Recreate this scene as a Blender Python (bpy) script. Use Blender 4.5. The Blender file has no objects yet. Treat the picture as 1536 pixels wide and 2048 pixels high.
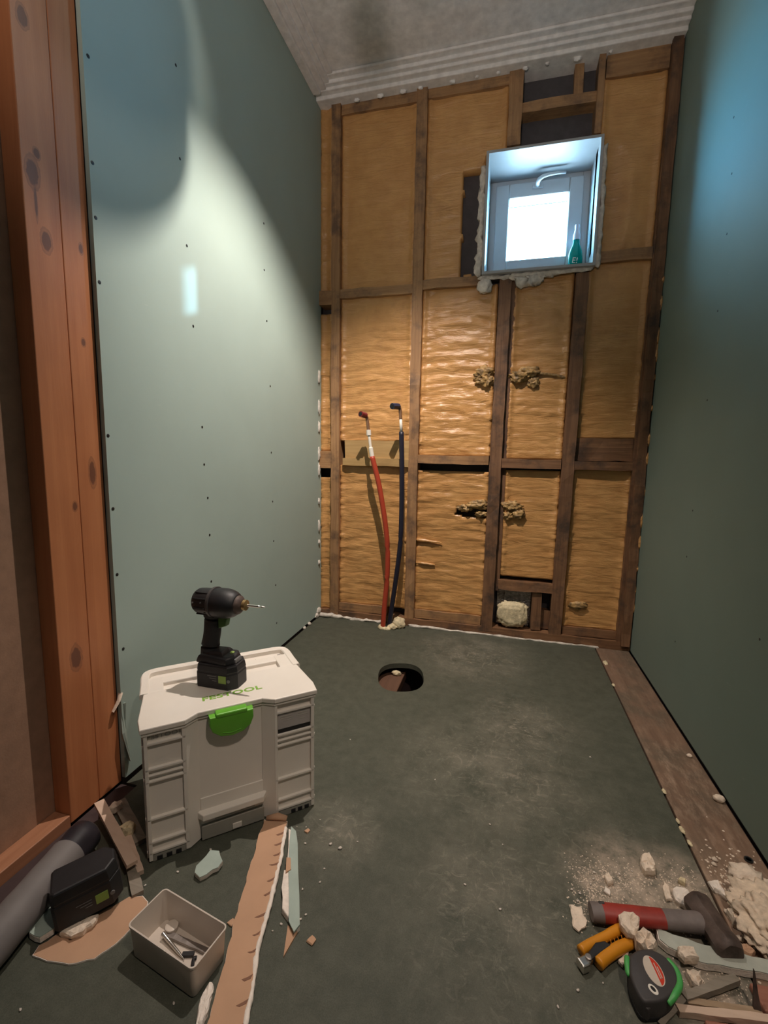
import bpy, bmesh, math, random
from mathutils import Vector, Matrix, noise
from math import pi, sin, cos, radians, atan2

S = bpy.context.scene
COL = S.collection
# ---------------------------------------------------------------- camera
cam_d = bpy.data.cameras.new('camera')
cam_d.sensor_fit = 'VERTICAL'; cam_d.sensor_height = 36.0
cam_d.lens = 905.0 / 2048.0 * 36.0
cam_d.clip_start = 0.02; cam_d.clip_end = 60
cam = bpy.data.objects.new('camera', cam_d); COL.objects.link(cam)
cam.matrix_world = Matrix(((0.9670, -0.0488, 0.2501, 0.0), (0.2547, 0.1166, -0.9599, 0.0),
                           (0.0177, 0.9920, 0.1251, 0.94), (0, 0, 0, 1)))
cx = Vector((0.967, 0.255, 0.0177)).normalized()
cz = Vector((0.2501, -0.9599, 0.1259)); cz = (cz - cx * cz.dot(cx)).normalized()
cy = cz.cross(cx)
cam.matrix_world = Matrix(((cx.x, cy.x, cz.x, 0), (cx.y, cy.y, cz.y, 0), (cx.z, cy.z, cz.z, 0.94), (0, 0, 0, 1)))
S.camera = cam
# ---------------------------------------------------------------- view, world, lights
S.view_settings.view_transform = 'Standard'; S.view_settings.look = 'None'
S.view_settings.gamma = 1.0; S.view_settings.use_curve_mapping = False
S.view_settings.exposure = 0.0
W = bpy.data.worlds.new('sky'); S.world = W; W.use_nodes = True
wt = W.node_tree; bg = wt.nodes['Background']
wc = wt.nodes.new('ShaderNodeTexCoord'); wsep = wt.nodes.new('ShaderNodeSeparateXYZ'); wr_ = wt.nodes.new('ShaderNodeValToRGB')
wmr = wt.nodes.new('ShaderNodeMapRange'); wmr.inputs[1].default_value = -1; wmr.inputs[2].default_value = 1
wt.links.new(wc.outputs['Generated'], wsep.inputs[0]); wt.links.new(wsep.outputs['Z'], wmr.inputs[0]); wt.links.new(wmr.outputs[0], wr_.inputs[0])
wr_.color_ramp.interpolation = 'EASE'
el = wr_.color_ramp.elements
# bright low horizon haze, darker blue zenith, pale ground below
for p_, c_ in ((0.0, (0.16, 0.24, 0.30)), (0.36, (0.22, 0.34, 0.42)), (0.47, (0.19, 0.62, 1.0)), (0.57, (0.19, 0.62, 1.0)), (0.69, (0.10, 0.20, 0.26)), (1.0, (0.03, 0.07, 0.11))):
    e_ = el[0] if p_ == 0.0 else (el[len(el) - 1] if p_ == 1.0 else el.new(p_))
    e_.position = p_; e_.color = (*c_, 1)
wt.links.new(wr_.outputs[0], bg.inputs[0]); bg.inputs[1].default_value = 112.0

def light(name, kind, loc, target, energy, color, **kw):
    l = bpy.data.lights.new(name, kind); l.energy = energy; l.color = color
    for k, v in kw.items(): setattr(l, k, v)
    o = bpy.data.objects.new(name, l); COL.objects.link(o)
    o.location = loc
    o.rotation_euler = (Vector(target) - Vector(loc)).to_track_quat('-Z', 'Y').to_euler()
    return o
WARM = (1.0, 0.86, 0.76)
light('spotlight_beam', 'SPOT', (-0.36, 1.40, 2.50), (-0.92, 2.12, 0.25), 184.0, WARM, spot_size=radians(107), spot_blend=1.0, shadow_soft_size=0.010)
light('side_beam', 'SPOT', (-0.36, 1.385, 2.438), (-1.0, 1.0, 2.02), 6.0, (1.0, 0.88, 0.76), spot_size=radians(76), spot_blend=0.6, shadow_soft_size=0.018)
light('room_lamp_glow', 'SPOT', (0.585, 0.05, 2.52), (0.15, 0.98, 0.0), 80.0, (1.0, 0.82, 0.68), spot_size=radians(68), spot_blend=1.0, shadow_soft_size=0.05)
light('fill_light', 'SPOT', (-0.25, -0.95, 1.25), (-0.38, 1.50, 2.85), 88.0, (1.0, 0.84, 0.74), spot_size=radians(70), spot_blend=1.0, shadow_soft_size=0.15)  # added fill from behind the viewpoint for the ceiling and upper walls
portal = light('daylight_portal', 'AREA', (0.097, 2.66, 2.11), (0.097, 0.0, 2.11), 1.0, (1, 1, 1), shape='RECTANGLE', size=0.30, size_y=0.36)
portal.data.cycles.is_portal = True
light('sunlight', 'SUN', (2.0, 4.7208, 2.985), (-1.0, 1.30, 1.43), 5.0, (0.5, 0.82, 1.0), angle=radians(0.9))

# ---------------------------------------------------------------- helpers
def link(name, me, mat=None, parent=None, smooth=False, loc=None):
    o = bpy.data.objects.new(name, me); COL.objects.link(o)
    if mat is not None:
        for m in (mat if isinstance(mat, (list, tuple)) else [mat]): me.materials.append(m)
    if parent is not None: o.parent = parent
    if loc is not None: o.location = loc
    if smooth:
        me.shade_smooth() if hasattr(me, 'shade_smooth') else [setattr(p, 'use_smooth', True) for p in me.polygons]
    return o
def tag(o, label, cat, group=None, kind=None):
    o['label'] = label; o['category'] = cat
    if group: o['group'] = group
    if kind: o['kind'] = kind
    return o
def thing(name, label, cat, loc=(0, 0, 0), rz=0.0, group=None):
    o = bpy.data.objects.new(name, None); COL.objects.link(o); o.empty_display_size = 0.05
    o.location = loc; o.rotation_euler = (0, 0, rz)
    return tag(o, label, cat, group)

class MB:
    def __init__(s): s.bm = bmesh.new()
    def box(s, x0, x1, y0, y1, z0, z1, bev=0.0, seg=2):
        vs = [s.bm.verts.new((x, y, z)) for x in (x0, x1) for y in (y0, y1) for z in (z0, z1)]
        fs = [s.bm.faces.new([vs[i] for i in q]) for q in ((0, 1, 3, 2), (4, 6, 7, 5), (0, 4, 5, 1), (2, 3, 7, 6), (0, 2, 6, 4), (1, 5, 7, 3))]
        if bev > 0:
            es = list({e for f in fs for e in f.edges})
            bmesh.ops.bevel(s.bm, geom=es, offset=bev, segments=seg, affect='EDGES', profile=0.5)
        return s
    def prism(s, pts, z0, z1, bev=0.0, seg=2, top_scale=1.0, bot_scale=1.0):
        c = Vector((sum(p[0] for p in pts) / len(pts), sum(p[1] for p in pts) / len(pts)))
        lo = [s.bm.verts.new((c.x + (p[0] - c.x) * bot_scale, c.y + (p[1] - c.y) * bot_scale, z0)) for p in pts]
        hi = [s.bm.verts.new((c.x + (p[0] - c.x) * top_scale, c.y + (p[1] - c.y) * top_scale, z1)) for p in pts]
        n = len(pts)
        fs = [s.bm.faces.new(lo[::-1]), s.bm.faces.new(hi)]
        for i in range(n): fs.append(s.bm.faces.new((lo[i], lo[(i + 1) % n], hi[(i + 1) % n], hi[i])))
        bmesh.ops.recalc_face_normals(s.bm, faces=fs)
        if bev > 0:
            es = list({e for f in fs[:2] for e in f.edges})
            bmesh.ops.bevel(s.bm, geom=es, offset=bev, segments=seg, affect='EDGES', profile=0.5)
        return s
    def tube(s, pts, rad, n=16, cap=True, flat=1.0):
        pts = [Vector(p) for p in pts]
        if not isinstance(rad, (list, tuple)): rad = [rad] * len(pts)
        rings = []; up = Vector((0, 0, 1)); prev = None
        for i, p in enumerate(pts):
            d = (pts[min(i + 1, len(pts) - 1)] - pts[max(i - 1, 0)])
            if d.length < 1e-9: d = prev or Vector((1, 0, 0))
            d.normalize(); prev = d
            a = d.cross(up)
            if a.length < 0.05: a = d.cross(Vector((0, 1, 0)))
            a.normalize(); b = a.cross(d)
            rings.append([s.bm.verts.new(p + (a * cos(2 * pi * k / n) + b * sin(2 * pi * k / n) * flat) * rad[i]) for k in range(n)])
        for r0, r1 in zip(rings, rings[1:]):
            for k in range(n): s.bm.faces.new((r0[k], r0[(k + 1) % n], r1[(k + 1) % n], r1[k]))
        if cap:
            s.bm.faces.new(rings[0][::-1]); s.bm.faces.new(rings[-1])
        return s
    def lathe(s, prof, n=24, axis='Z', at=(0, 0, 0)):
        rings = []
        for r, h in prof:
            ring = []
            for k in range(n):
                a = 2 * pi * k / n; u, v = r * cos(a), r * sin(a)
                p = (u, v, h) if axis == 'Z' else ((h, u, v) if axis == 'X' else (u, -h, v))
                ring.append(s.bm.verts.new(Vector(p) + Vector(at)))
            rings.append(ring)
        fs = []
        for r0, r1 in zip(rings, rings[1:]):
            for k in range(n): fs.append(s.bm.faces.new((r0[k], r0[(k + 1) % n], r1[(k + 1) % n], r1[k])))
        fs.append(s.bm.faces.new(rings[0][::-1])); fs.append(s.bm.faces.new(rings[-1]))
        bmesh.ops.recalc_face_normals(s.bm, faces=fs)
        return s
    def jitter(s, amp, freq, seed=0):
        for v in s.bm.verts:
            v.co += noise.noise_vector(v.co * freq + Vector((seed, seed * 1.7, -seed))) * amp
        return s
    def xf(s, m):
        bmesh.ops.transform(s.bm, matrix=m, verts=s.bm.verts); return s
    def build(s, name, mat, parent=None, smooth=False, loc=None, auto=None):
        bmesh.ops.recalc_face_normals(s.bm, faces=s.bm.faces)
        me = bpy.data.meshes.new(name); s.bm.to_mesh(me); s.bm.free()
        if auto is not None:
            for p in me.polygons: p.use_smooth = True
            me.set_sharp_from_angle(angle=radians(auto))
        return link(name, me, mat, parent, smooth, loc)

# ---------------------------------------------------------------- materials
def new_mat(name):
    m = bpy.data.materials.new(name); m.use_nodes = True
    nt = m.node_tree; b = nt.nodes['Principled BSDF']
    return m, nt, b
def N(nt, kind, **kw):
    n = nt.nodes.new(kind)
    for k, v in kw.items(): setattr(n, k, v)
    return n
def L(nt, a, b): nt.links.new(a, b)
def coords(nt, scale=(1, 1, 1), rot=(0, 0, 0)):
    t = N(nt, 'ShaderNodeTexCoord'); mp = N(nt, 'ShaderNodeMapping')
    mp.inputs['Scale'].default_value = scale; mp.inputs['Rotation'].default_value = rot
    L(nt, t.outputs['Object'], mp.inputs['Vector']); return mp.outputs['Vector']
def noise_fac(nt, vec, scale, detail=4, rough=0.55, dist=0.0):
    n = N(nt, 'ShaderNodeTexNoise'); n.inputs['Scale'].default_value = scale
    n.inputs['Detail'].default_value = detail; n.inputs['Roughness'].default_value = rough
    n.inputs['Distortion'].default_value = dist
    L(nt, vec, n.inputs['Vector']); return n.outputs['Fac']
def ramp(nt, fac, stops):
    r = N(nt, 'ShaderNodeValToRGB'); e = r.color_ramp.elements
    while len(e) < len(stops): e.new(0.5)
    for i, (p, c) in enumerate(stops):
        e[i].position = p; e[i].color = (*c, 1) if len(c) == 3 else c
    L(nt, fac, r.inputs['Fac']); return r.outputs['Color']
def mix(nt, fac, a, b, mode='MIX'):
    m = N(nt, 'ShaderNodeMix', data_type='RGBA', blend_type=mode)
    for sock, v in ((0, fac), (6, a), (7, b)):
        if hasattr(v, 'is_output'): L(nt, v, m.inputs[sock])
        elif isinstance(v, (int, float)): m.inputs[sock].default_value = v
        else: m.inputs[sock].default_value = (*v, 1)
    return m.outputs[2]
def math_n(nt, op, a, b=None, clamp=False):
    m = N(nt, 'ShaderNodeMath', operation=op); m.use_clamp = clamp
    for i, v in enumerate((a, b)):
        if v is None: continue
        if hasattr(v, 'is_output'): L(nt, v, m.inputs[i])
        else: m.inputs[i].default_value = v
    return m.outputs[0]
def bump(nt, b, h, strength, dist=0.01):
    bn = N(nt, 'ShaderNodeBump'); bn.inputs['Strength'].default_value = strength
    bn.inputs['Distance'].default_value = dist
    L(nt, h, bn.inputs['Height']); L(nt, bn.outputs['Normal'], b.inputs['Normal'])
def spot(nt, vec, centre, radius, scl=(1, 1, 1)):
    """0..1 blob in object space round a centre"""
    s1 = N(nt, 'ShaderNodeVectorMath', operation='SUBTRACT'); L(nt, vec, s1.inputs[0]); s1.inputs[1].default_value = centre
    s2 = N(nt, 'ShaderNodeVectorMath', operation='MULTIPLY'); L(nt, s1.outputs[0], s2.inputs[0]); s2.inputs[1].default_value = scl
    ln = N(nt, 'ShaderNodeVectorMath', operation='LENGTH'); L(nt, s2.outputs[0], ln.inputs[0])
    mr = N(nt, 'ShaderNodeMapRange'); mr.interpolation_type = 'SMOOTHSTEP'
    mr.inputs[1].default_value = 0; mr.inputs[2].default_value = radius; mr.inputs[3].default_value = 1; mr.inputs[4].default_value = 0
    L(nt, ln.outputs['Value'], mr.inputs[0]); return mr.outputs[0]
def plain(name, col, rough=0.6, metal=0.0, var=0.12, scale=30, bmp=0.0, bscale=200, spec=0.5):
    m, nt, b = new_mat(name)
    v = coords(nt); f = noise_fac(nt, v, scale)
    c0 = tuple(x * (1 - var) for x in col); c1 = tuple(min(1, x * (1 + var)) for x in col)
    L(nt, ramp(nt, f, ((0.3, c0), (0.7, c1))), b.inputs['Base Color'])
    b.inputs['Roughness'].default_value = rough; b.inputs['Metallic'].default_value = metal
    b.inputs['Specular IOR Level'].default_value = spec
    if bmp: bump(nt, b, noise_fac(nt, v, bscale, 3), bmp, 0.003)
    return m
def wood(name, c_dark, c_light, axis='Z', grain=60, rough=0.65, knots=(), stain=None, stain_amt=0.0):
    m, nt, b = new_mat(name)
    s = {'Z': (grain, grain, grain * 0.05), 'X': (grain * 0.05, grain, grain), 'Y': (grain, grain * 0.05, grain)}[axis]
    v = coords(nt, s); raw = coords(nt)
    f = noise_fac(nt, v, 1.0, 5, 0.6, 0.8); f2 = noise_fac(nt, raw, 5, 4)
    c = ramp(nt, f, ((0.28, c_dark), (0.72, c_light)))
    c = mix(nt, math_n(nt, 'MULTIPLY', f2, 0.55), c, tuple(x * 0.55 for x in c_dark))
    if stain is not None:
        sf = ramp(nt, noise_fac(nt, raw, 9, 5, 0.65), ((0.48, (0, 0, 0)), (0.66, (1, 1, 1))))
        c = mix(nt, math_n(nt, 'MULTIPLY', sf, stain_amt), c, stain)
    for (kc, kr, ks) in knots:
        k0 = spot(nt, raw, kc, kr, ks)
        k = ramp(nt, math_n(nt, 'ADD', k0, math_n(nt, 'MULTIPLY', math_n(nt, 'SUBTRACT', noise_fac(nt, raw, 90, 4), 0.5), 0.35)), ((0.30, (0, 0, 0)), (0.36, (0.45, 0.45, 0.45)), (0.55, (0.30, 0.30, 0.30)), (0.66, (0.95, 0.95, 0.95))))
        c = mix(nt, math_n(nt, 'MULTIPLY', k, 0.85, True), c, (0.11, 0.042, 0.028))
    L(nt, c, b.inputs['Base Color']); b.inputs['Roughness'].default_value = rough
    bump(nt, b, f, 0.25, 0.003); return m

# plasterboard faces
def board_mat(name, col):
    m, nt, b = new_mat(name); v = coords(nt)
    f = noise_fac(nt, v, 3, 5); f2 = noise_fac(nt, v, 140, 3)
    c = ramp(nt, f, ((0.3, tuple(x * 0.93 for x in col)), (0.7, col)))
    sc = coords(nt, (6, 6, 22), (0.5, 0.3, 0.2)); s = noise_fac(nt, sc, 3.0, 8, 0.7)
    sf = ramp(nt, s, ((0.66, (0, 0, 0)), (0.74, (1, 1, 1))))
    c = mix(nt, math_n(nt, 'MULTIPLY', sf, 0.16), c, (0.66, 0.66, 0.6))
    L(nt, c, b.inputs['Base Color']); b.inputs['Roughness'].default_value = 0.62
    b.inputs['Specular IOR Level'].default_value = 0.3
    bump(nt, b, f2, 0.06, 0.001); return m
M = {}
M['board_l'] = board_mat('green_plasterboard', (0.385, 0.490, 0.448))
M['board_shaded'] = board_mat('green_plasterboard_shaded', (0.19, 0.25, 0.215))  # same board as on the left, with the right wall's shade in its colour
M['ceil'] = plain('ceiling_paint', (0.80, 0.77, 0.75), 0.85, bmp=0.15, bscale=350)
M['wall_plain'] = plain('rear_paint', (0.45, 0.40, 0.34), 0.8)
M['panel_brown'] = plain('brown_board_back', (0.36, 0.21, 0.135), 0.8, bmp=0.1)
M['stud'] = wood('old_stud_wood', (0.28, 0.145, 0.065), (0.50, 0.285, 0.13), 'Z', 70, stain=(0.07, 0.045, 0.035), stain_amt=0.7)
M['stud_x'] = wood('old_noggin_wood', (0.30, 0.155, 0.068), (0.52, 0.30, 0.135), 'X', 70, stain=(0.07, 0.045, 0.035), stain_amt=0.6)
M['stud_d'] = wood('dark_weathered_stud', (0.13, 0.062, 0.03), (0.30, 0.155, 0.075), 'Z', 70, stain=(0.035, 0.025, 0.02), stain_amt=0.8)
M['stud_xd'] = wood('dark_weathered_noggin', (0.15, 0.07, 0.032), (0.33, 0.17, 0.08), 'X', 70, stain=(0.035, 0.025, 0.02), stain_amt=0.7)
M['sheath'] = plain('dark_sheathing', (0.075, 0.068, 0.072), 0.9)
M['post'] = wood('post_pine', (0.48, 0.165, 0.065), (0.66, 0.27, 0.115), 'Z', 26, 0.5,
    knots=(((-1.013, 0.850, 1.40), 0.03, (1, 1.2, 0.62)), ((-1.013, 0.842, 1.575), 0.016, (1, 1, 0.7)), ((-1.013, 0.829, 1.53), 0.03, (1, 1, 0.5)),
           ((-1.013, 0.832, 1.47), 0.016, (1, 2.4, 0.22)), ((-1.013, 0.928, 1.20), 0.012, (1, 1, 0.6)), ((-1.013, 0.937, 1.42), 0.012, (1, 1, 0.5)),
           ((-1.013, 0.832, 1.83), 0.025, (1, 1, 0.6)), ((-1.013, 0.875, 0.80), 0.014, (1, 1, 0.6)), ((-1.013, 0.85, 0.42), 0.03, (1, 1, 0.5)), ((-1.013, 0.93, 0.88), 0.02, (1, 1, 0.3))))
M['sill'] = wood('sill_pine', (0.34, 0.14, 0.07), (0.5, 0.24, 0.13), 'Y', 40, 0.5)
M['gapwood'] = plain('dark_gap_boards', (0.05, 0.03, 0.03), 0.9)
M['noggin_pine'] = wood('pale_board_wood', (0.42, 0.26, 0.10), (0.60, 0.40, 0.17), 'X', 50)
def foam_mat(name, c0, c1, rough=0.33, char=0.0):
    m, nt, b = new_mat(name); v = coords(nt); vr = coords(nt, (7, 7, 42))
    f = noise_fac(nt, v, 14, 5); r = noise_fac(nt, vr, 1.0, 4, 0.6, 0.6); fine = noise_fac(nt, v, 160, 3)
    c = ramp(nt, f, ((0.25, c0), (0.75, c1)))
    dirt = ramp(nt, noise_fac(nt, v, 6, 6, 0.7), ((0.58, (0, 0, 0)), (0.76, (1, 1, 1))))
    c = mix(nt, math_n(nt, 'MULTIPLY', dirt, 0.35), c, (0.16, 0.08, 0.03))
    if char: c = mix(nt, math_n(nt, 'MULTIPLY', ramp(nt, noise_fac(nt, v, 40, 5, 0.7), ((0.42, (0, 0, 0)), (0.62, (1, 1, 1)))), char), c, (0.045, 0.03, 0.02))
    L(nt, c, b.inputs['Base Color']); b.inputs['Roughness'].default_value = rough
    h = math_n(nt, 'ADD', r, math_n(nt, 'MULTIPLY', fine, 0.08))
    bump(nt, b, h, 0.55, 0.012); return m
M['foam'] = foam_mat('yellow_foam_panel', (0.50, 0.252, 0.085), (0.62, 0.34, 0.125))
M['foam_char'] = foam_mat('scorched_foam', (0.42, 0.25, 0.085), (0.58, 0.37, 0.15), 0.5, 0.75)
M['foam_pale'] = plain('pale_expanding_foam', (0.62, 0.57, 0.50), 0.75, var=0.2, scale=60, bmp=0.4, bscale=120)
M['foam_cream'] = plain('cream_foam', (0.66, 0.56, 0.36), 0.75, var=0.25, scale=70, bmp=0.5, bscale=150)
def floor_mat():
    m, nt, b = new_mat('dusty_green_floor'); v = coords(nt)
    base = ramp(nt, noise_fac(nt, v, 25, 6, 0.7), ((0.3, (0.052, 0.058, 0.042)), (0.7, (0.081, 0.087, 0.065))))
    fine = ramp(nt, noise_fac(nt, v, 420, 2), ((0.3, (0.7, 0.7, 0.7)), (0.75, (1.25, 1.25, 1.25))))
    base = mix(nt, 0.7, base, fine, 'MULTIPLY')
    patch = None
    for c, r in (((0.02, 1.30, 0), 0.42), ((0.30, 1.02, 0), 0.28), ((0.05, 0.88, 0), 0.32), ((0.38, 0.84, 0), 0.22), ((0.10, 1.55, 0), 0.3), ((-0.35, 0.98, 0), 0.16), ((0.2, 0.55, 0), 0.4), ((-0.1, 2.1, 0), 0.4)):
        s_ = spot(nt, v, c, r); patch = s_ if patch is None else math_n(nt, 'MAXIMUM', patch, s_)
    vs = coords(nt, (6, 13, 1), (0, 0, 0.75)); vs2 = coords(nt, (12, 7, 1), (0, 0, -0.35))
    st = math_n(nt, 'MAXIMUM', noise_fac(nt, vs, 3, 9, 0.78, 1.6), noise_fac(nt, vs2, 2.2, 9, 0.8, 2.0))
    st = ramp(nt, st, ((0.54, (0, 0, 0)), (0.80, (1, 1, 1))))
    sm = ramp(nt, noise_fac(nt, v, 7, 6, 0.7), ((0.35, (0, 0, 0)), (0.75, (1, 1, 1))))
    d = math_n(nt, 'ADD', math_n(nt, 'MULTIPLY', st, 0.75), math_n(nt, 'MULTIPLY', sm, 0.38))
    d = math_n(nt, 'MULTIPLY', d, math_n(nt, 'ADD', math_n(nt, 'MULTIPLY', patch, 0.85), 0.08), True)
    c = mix(nt, d, base, (0.40, 0.36, 0.29))
    heavy = None
    for cc, r in (((0.33, 1.00, 0), 0.19), ((0.42, 1.03, 0), 0.15), ((0.42, 0.80, 0), 0.12), ((0.24, 1.0, 0), 0.06), ((0.25, 0.93, 0), 0.06)):
        s_ = spot(nt, v, cc, r); heavy = s_ if heavy is None else math_n(nt, 'MAXIMUM', heavy, s_)
    hv = math_n(nt, 'MULTIPLY', heavy, ramp(nt, noise_fac(nt, v, 28, 6, 0.75), ((0.3, (0, 0, 0)), (0.6, (1, 1, 1)))), True)
    c = mix(nt, math_n(nt, 'MULTIPLY', hv, 0.95), c, (0.46, 0.37, 0.29))
    L(nt, c, b.inputs['Base Color']); b.inputs['Roughness'].default_value = 0.62
    b.inputs['Specular IOR Level'].default_value = 0.35
    bump(nt, b, noise_fac(nt, v, 300, 3), 0.12, 0.002); return m
M['floor'] = floor_mat()
def plank_mat():
    m, nt, b = new_mat('dusty_sole_plank'); v = coords(nt); vg = coords(nt, (45, 2.5, 45))
    g = noise_fac(nt, vg, 1, 5, 0.6, 0.6)
    c = ramp(nt, g, ((0.3, (0.13, 0.078, 0.05)), (0.7, (0.21, 0.13, 0.085))))
    dk = ramp(nt, noise_fac(nt, v, 7, 5), ((0.42, (0, 0, 0)), (0.62, (1, 1, 1))))
    c = mix(nt, math_n(nt, 'MULTIPLY', dk, 0.55), c, (0.07, 0.065, 0.045))
    du = ramp(nt, noise_fac(nt, coords(nt, (20, 7, 1), (0, 0, 0.4)), 2, 7, 0.75), ((0.48, (0, 0, 0)), (0.75, (1, 1, 1))))
    sp = math_n(nt, 'ADD', 0.25, math_n(nt, 'MAXIMUM', spot(nt, v, (0.56, 1.0, 0), 0.35), math_n(nt, 'MULTIPLY', spot(nt, v, (0.55, 1.4, 0), 0.3), 0.6)))
    c = mix(nt, math_n(nt, 'MULTIPLY', math_n(nt, 'MULTIPLY', du, sp), 0.9, True), c, (0.45, 0.33, 0.24))
    c = mix(nt, math_n(nt, 'MULTIPLY', spot(nt, v, (0.56, 0.98, 0), 0.28), 0.6), c, (0.36, 0.24, 0.165))
    L(nt, c, b.inputs['Base Color']); b.inputs['Roughness'].default_value = 0.75
    bump(nt, b, g, 0.3, 0.004); return m
M['plank'] = plank_mat()
M['plaster'] = plain('broken_plaster', (0.74, 0.62, 0.50), 0.85, var=0.12, scale=80, bmp=0.5, bscale=160)
M['plaster_w'] = plain('white_gypsum', (0.80, 0.72, 0.64), 0.85, var=0.1, scale=80, bmp=0.5, bscale=160)
M['rubble'] = plain('crumbly_foam_rubble', (0.68, 0.55, 0.42), 0.9, var=0.25, scale=50, bmp=0.9, bscale=110)
M['dust'] = plain('plaster_dust', (0.56, 0.44, 0.34), 0.95, var=0.25, scale=90, bmp=0.6, bscale=260)
M['paper_brown'] = plain('brown_board_paper', (0.50, 0.30, 0.185), 0.8, var=0.06, scale=14, bmp=0.05)
M['paper_teal'] = plain('teal_board_paper', (0.34, 0.415, 0.37), 0.75, var=0.08, scale=25, bmp=0.05)
M['paper_teal_dusty'] = plain('dusty_teal_paper', (0.40, 0.42, 0.365), 0.8, var=0.12, scale=30, bmp=0.1)
M['tear_shade'] = plain('tear_slit_shade', (0.22, 0.11, 0.07), 0.9)
M['case'] = plain('case_light_plastic', (0.76, 0.71, 0.64), 0.42, var=0.03, scale=9, bmp=0.04, bscale=500)
M['case_pad_shade'] = plain('case_bottom_and_shade', (0.30, 0.29, 0.25), 0.55, var=0.05)  # dark base tone; on the lower lip it stands in for shade
M['green'] = plain('green_latch_plastic', (0.13, 0.42, 0.035), 0.38, var=0.04)
M['green_print'] = plain('green_print', (0.22, 0.42, 0.06), 0.5, var=0.03)
M['grey_print'] = plain('grey_emboss', (0.40, 0.38, 0.33), 0.5, var=0.03)
M['card'] = plain('grey_label_card', (0.42, 0.39, 0.37), 0.5, var=0.05)
M['ink'] = plain('black_print', (0.012, 0.012, 0.012), 0.5)
M['black'] = plain('black_plastic', (0.013, 0.013, 0.015), 0.5, var=0.2, bmp=0.08, bscale=700)
M['black_soft'] = plain('black_rubber', (0.010, 0.010, 0.011), 0.72, var=0.2, bmp=0.12, bscale=500)
M['charcoal'] = plain('charcoal_plastic', (0.05, 0.045, 0.045), 0.55, var=0.1, bmp=0.08, bscale=600)
M['grey_panel'] = plain('grey_panel', (0.16, 0.16, 0.16), 0.4)
M['lime'] = plain('lime_button', (0.24, 0.36, 0.07), 0.45, var=0.03)
M['dgreen'] = plain('dark_green_trigger', (0.05, 0.14, 0.03), 0.45, var=0.05)
M['steel'] = plain('bright_steel', (0.62, 0.60, 0.56), 0.28, 1.0, var=0.06)
M['steel_d'] = plain('dull_steel', (0.30, 0.27, 0.25), 0.5, 1.0, var=0.15, bmp=0.2, bscale=90)
M['iron'] = plain('forged_iron', (0.095, 0.066, 0.055), 0.6, 0.2, var=0.45, scale=40, bmp=0.35, bscale=90)
M['brass'] = plain('dull_brass', (0.42, 0.29, 0.13), 0.4, 0.8)
M['copper'] = plain('copper_tube', (0.35, 0.20, 0.12), 0.4, 0.6)
M['red_pipe'] = plain('red_sleeve', (0.42, 0.055, 0.025), 0.42, var=0.06)
M['blue_pipe'] = plain('dark_blue_sleeve', (0.016, 0.016, 0.032), 0.45, var=0.1)
M['red_cap'] = plain('dark_red_plug', (0.16, 0.012, 0.018), 0.4)
M['blue_cap'] = plain('navy_plug', (0.02, 0.03, 0.075), 0.4)
M['white'] = plain('white_plastic', (0.80, 0.76, 0.68), 0.4, var=0.03)
M['frame'] = plain('white_window_vinyl', (0.46, 0.47, 0.48), 0.35, var=0.02)
M['bin'] = plain('grey_white_bin', (0.60, 0.53, 0.46), 0.42, var=0.03)
M['duct'] = plain('grey_tube', (0.17, 0.155, 0.15), 0.6, var=0.1, scale=20)
M['duct_d'] = plain('dark_tube_collar', (0.022, 0.02, 0.026), 0.4, var=0.3)
M['hred'] = plain('red_worn_paint', (0.30, 0.032, 0.022), 0.5, var=0.2, scale=40)
M['hgrey'] = plain('grey_worn_handle', (0.17, 0.14, 0.13), 0.6, var=0.15, scale=40, bmp=0.1)
M['orange'] = plain('orange_grip', (0.62, 0.24, 0.012), 0.42, var=0.06)
M['tape_green'] = plain('bright_green_trim', (0.07, 0.38, 0.09), 0.45, var=0.08)
M['label_red'] = plain('red_label', (0.60, 0.05, 0.025), 0.35, var=0.04)
M['label_grey'] = plain('pale_label', (0.60, 0.52, 0.44), 0.35, var=0.04)
M['splint'] = wood('grey_splinter', (0.20, 0.17, 0.13), (0.36, 0.31, 0.25), 'X', 50)
M['splint_tan'] = wood('tan_splinter', (0.30, 0.20, 0.12), (0.48, 0.35, 0.23), 'X', 50)
M['splint_pale'] = wood('pale_splinter', (0.62, 0.44, 0.33), (0.78, 0.60, 0.47), 'X', 40)
M['redwood'] = wood('reddish_offcut', (0.30, 0.11, 0.07), (0.46, 0.22, 0.15), 'X', 40)
def glass_mat():
    m, nt, b = new_mat('window_glass'); nt.nodes.remove(b)
    out = nt.nodes['Material Output']
    tr = N(nt, 'ShaderNodeBsdfTransparent'); tr.inputs[0].default_value = (0.96, 0.98, 1, 1)
    gl = N(nt, 'ShaderNodeBsdfGlossy'); gl.inputs['Roughness'].default_value = 0.03
    mx = N(nt, 'ShaderNodeMixShader'); mx.inputs[0].default_value = 0.05
    L(nt, tr.outputs[0], mx.inputs[1]); L(nt, gl.outputs[0], mx.inputs[2]); L(nt, mx.outputs[0], out.inputs[0])
    return m
M['glass'] = glass_mat()
def bottle_mat():
    m, nt, b = new_mat('green_soap_bottle')
    L(nt, ramp(nt, noise_fac(nt, coords(nt), 12), ((0.3, (0.0, 0.36, 0.30)), (0.7, (0.0, 0.46, 0.38)))), b.inputs['Base Color'])
    b.inputs['Roughness'].default_value = 0.12; b.inputs['Transmission Weight'].default_value = 0.45; b.inputs['IOR'].default_value = 1.4
    return m
M['bottle'] = bottle_mat()
M['cap'] = plain('lilac_white_cap', (0.66, 0.64, 0.72), 0.35, var=0.03)
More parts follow.
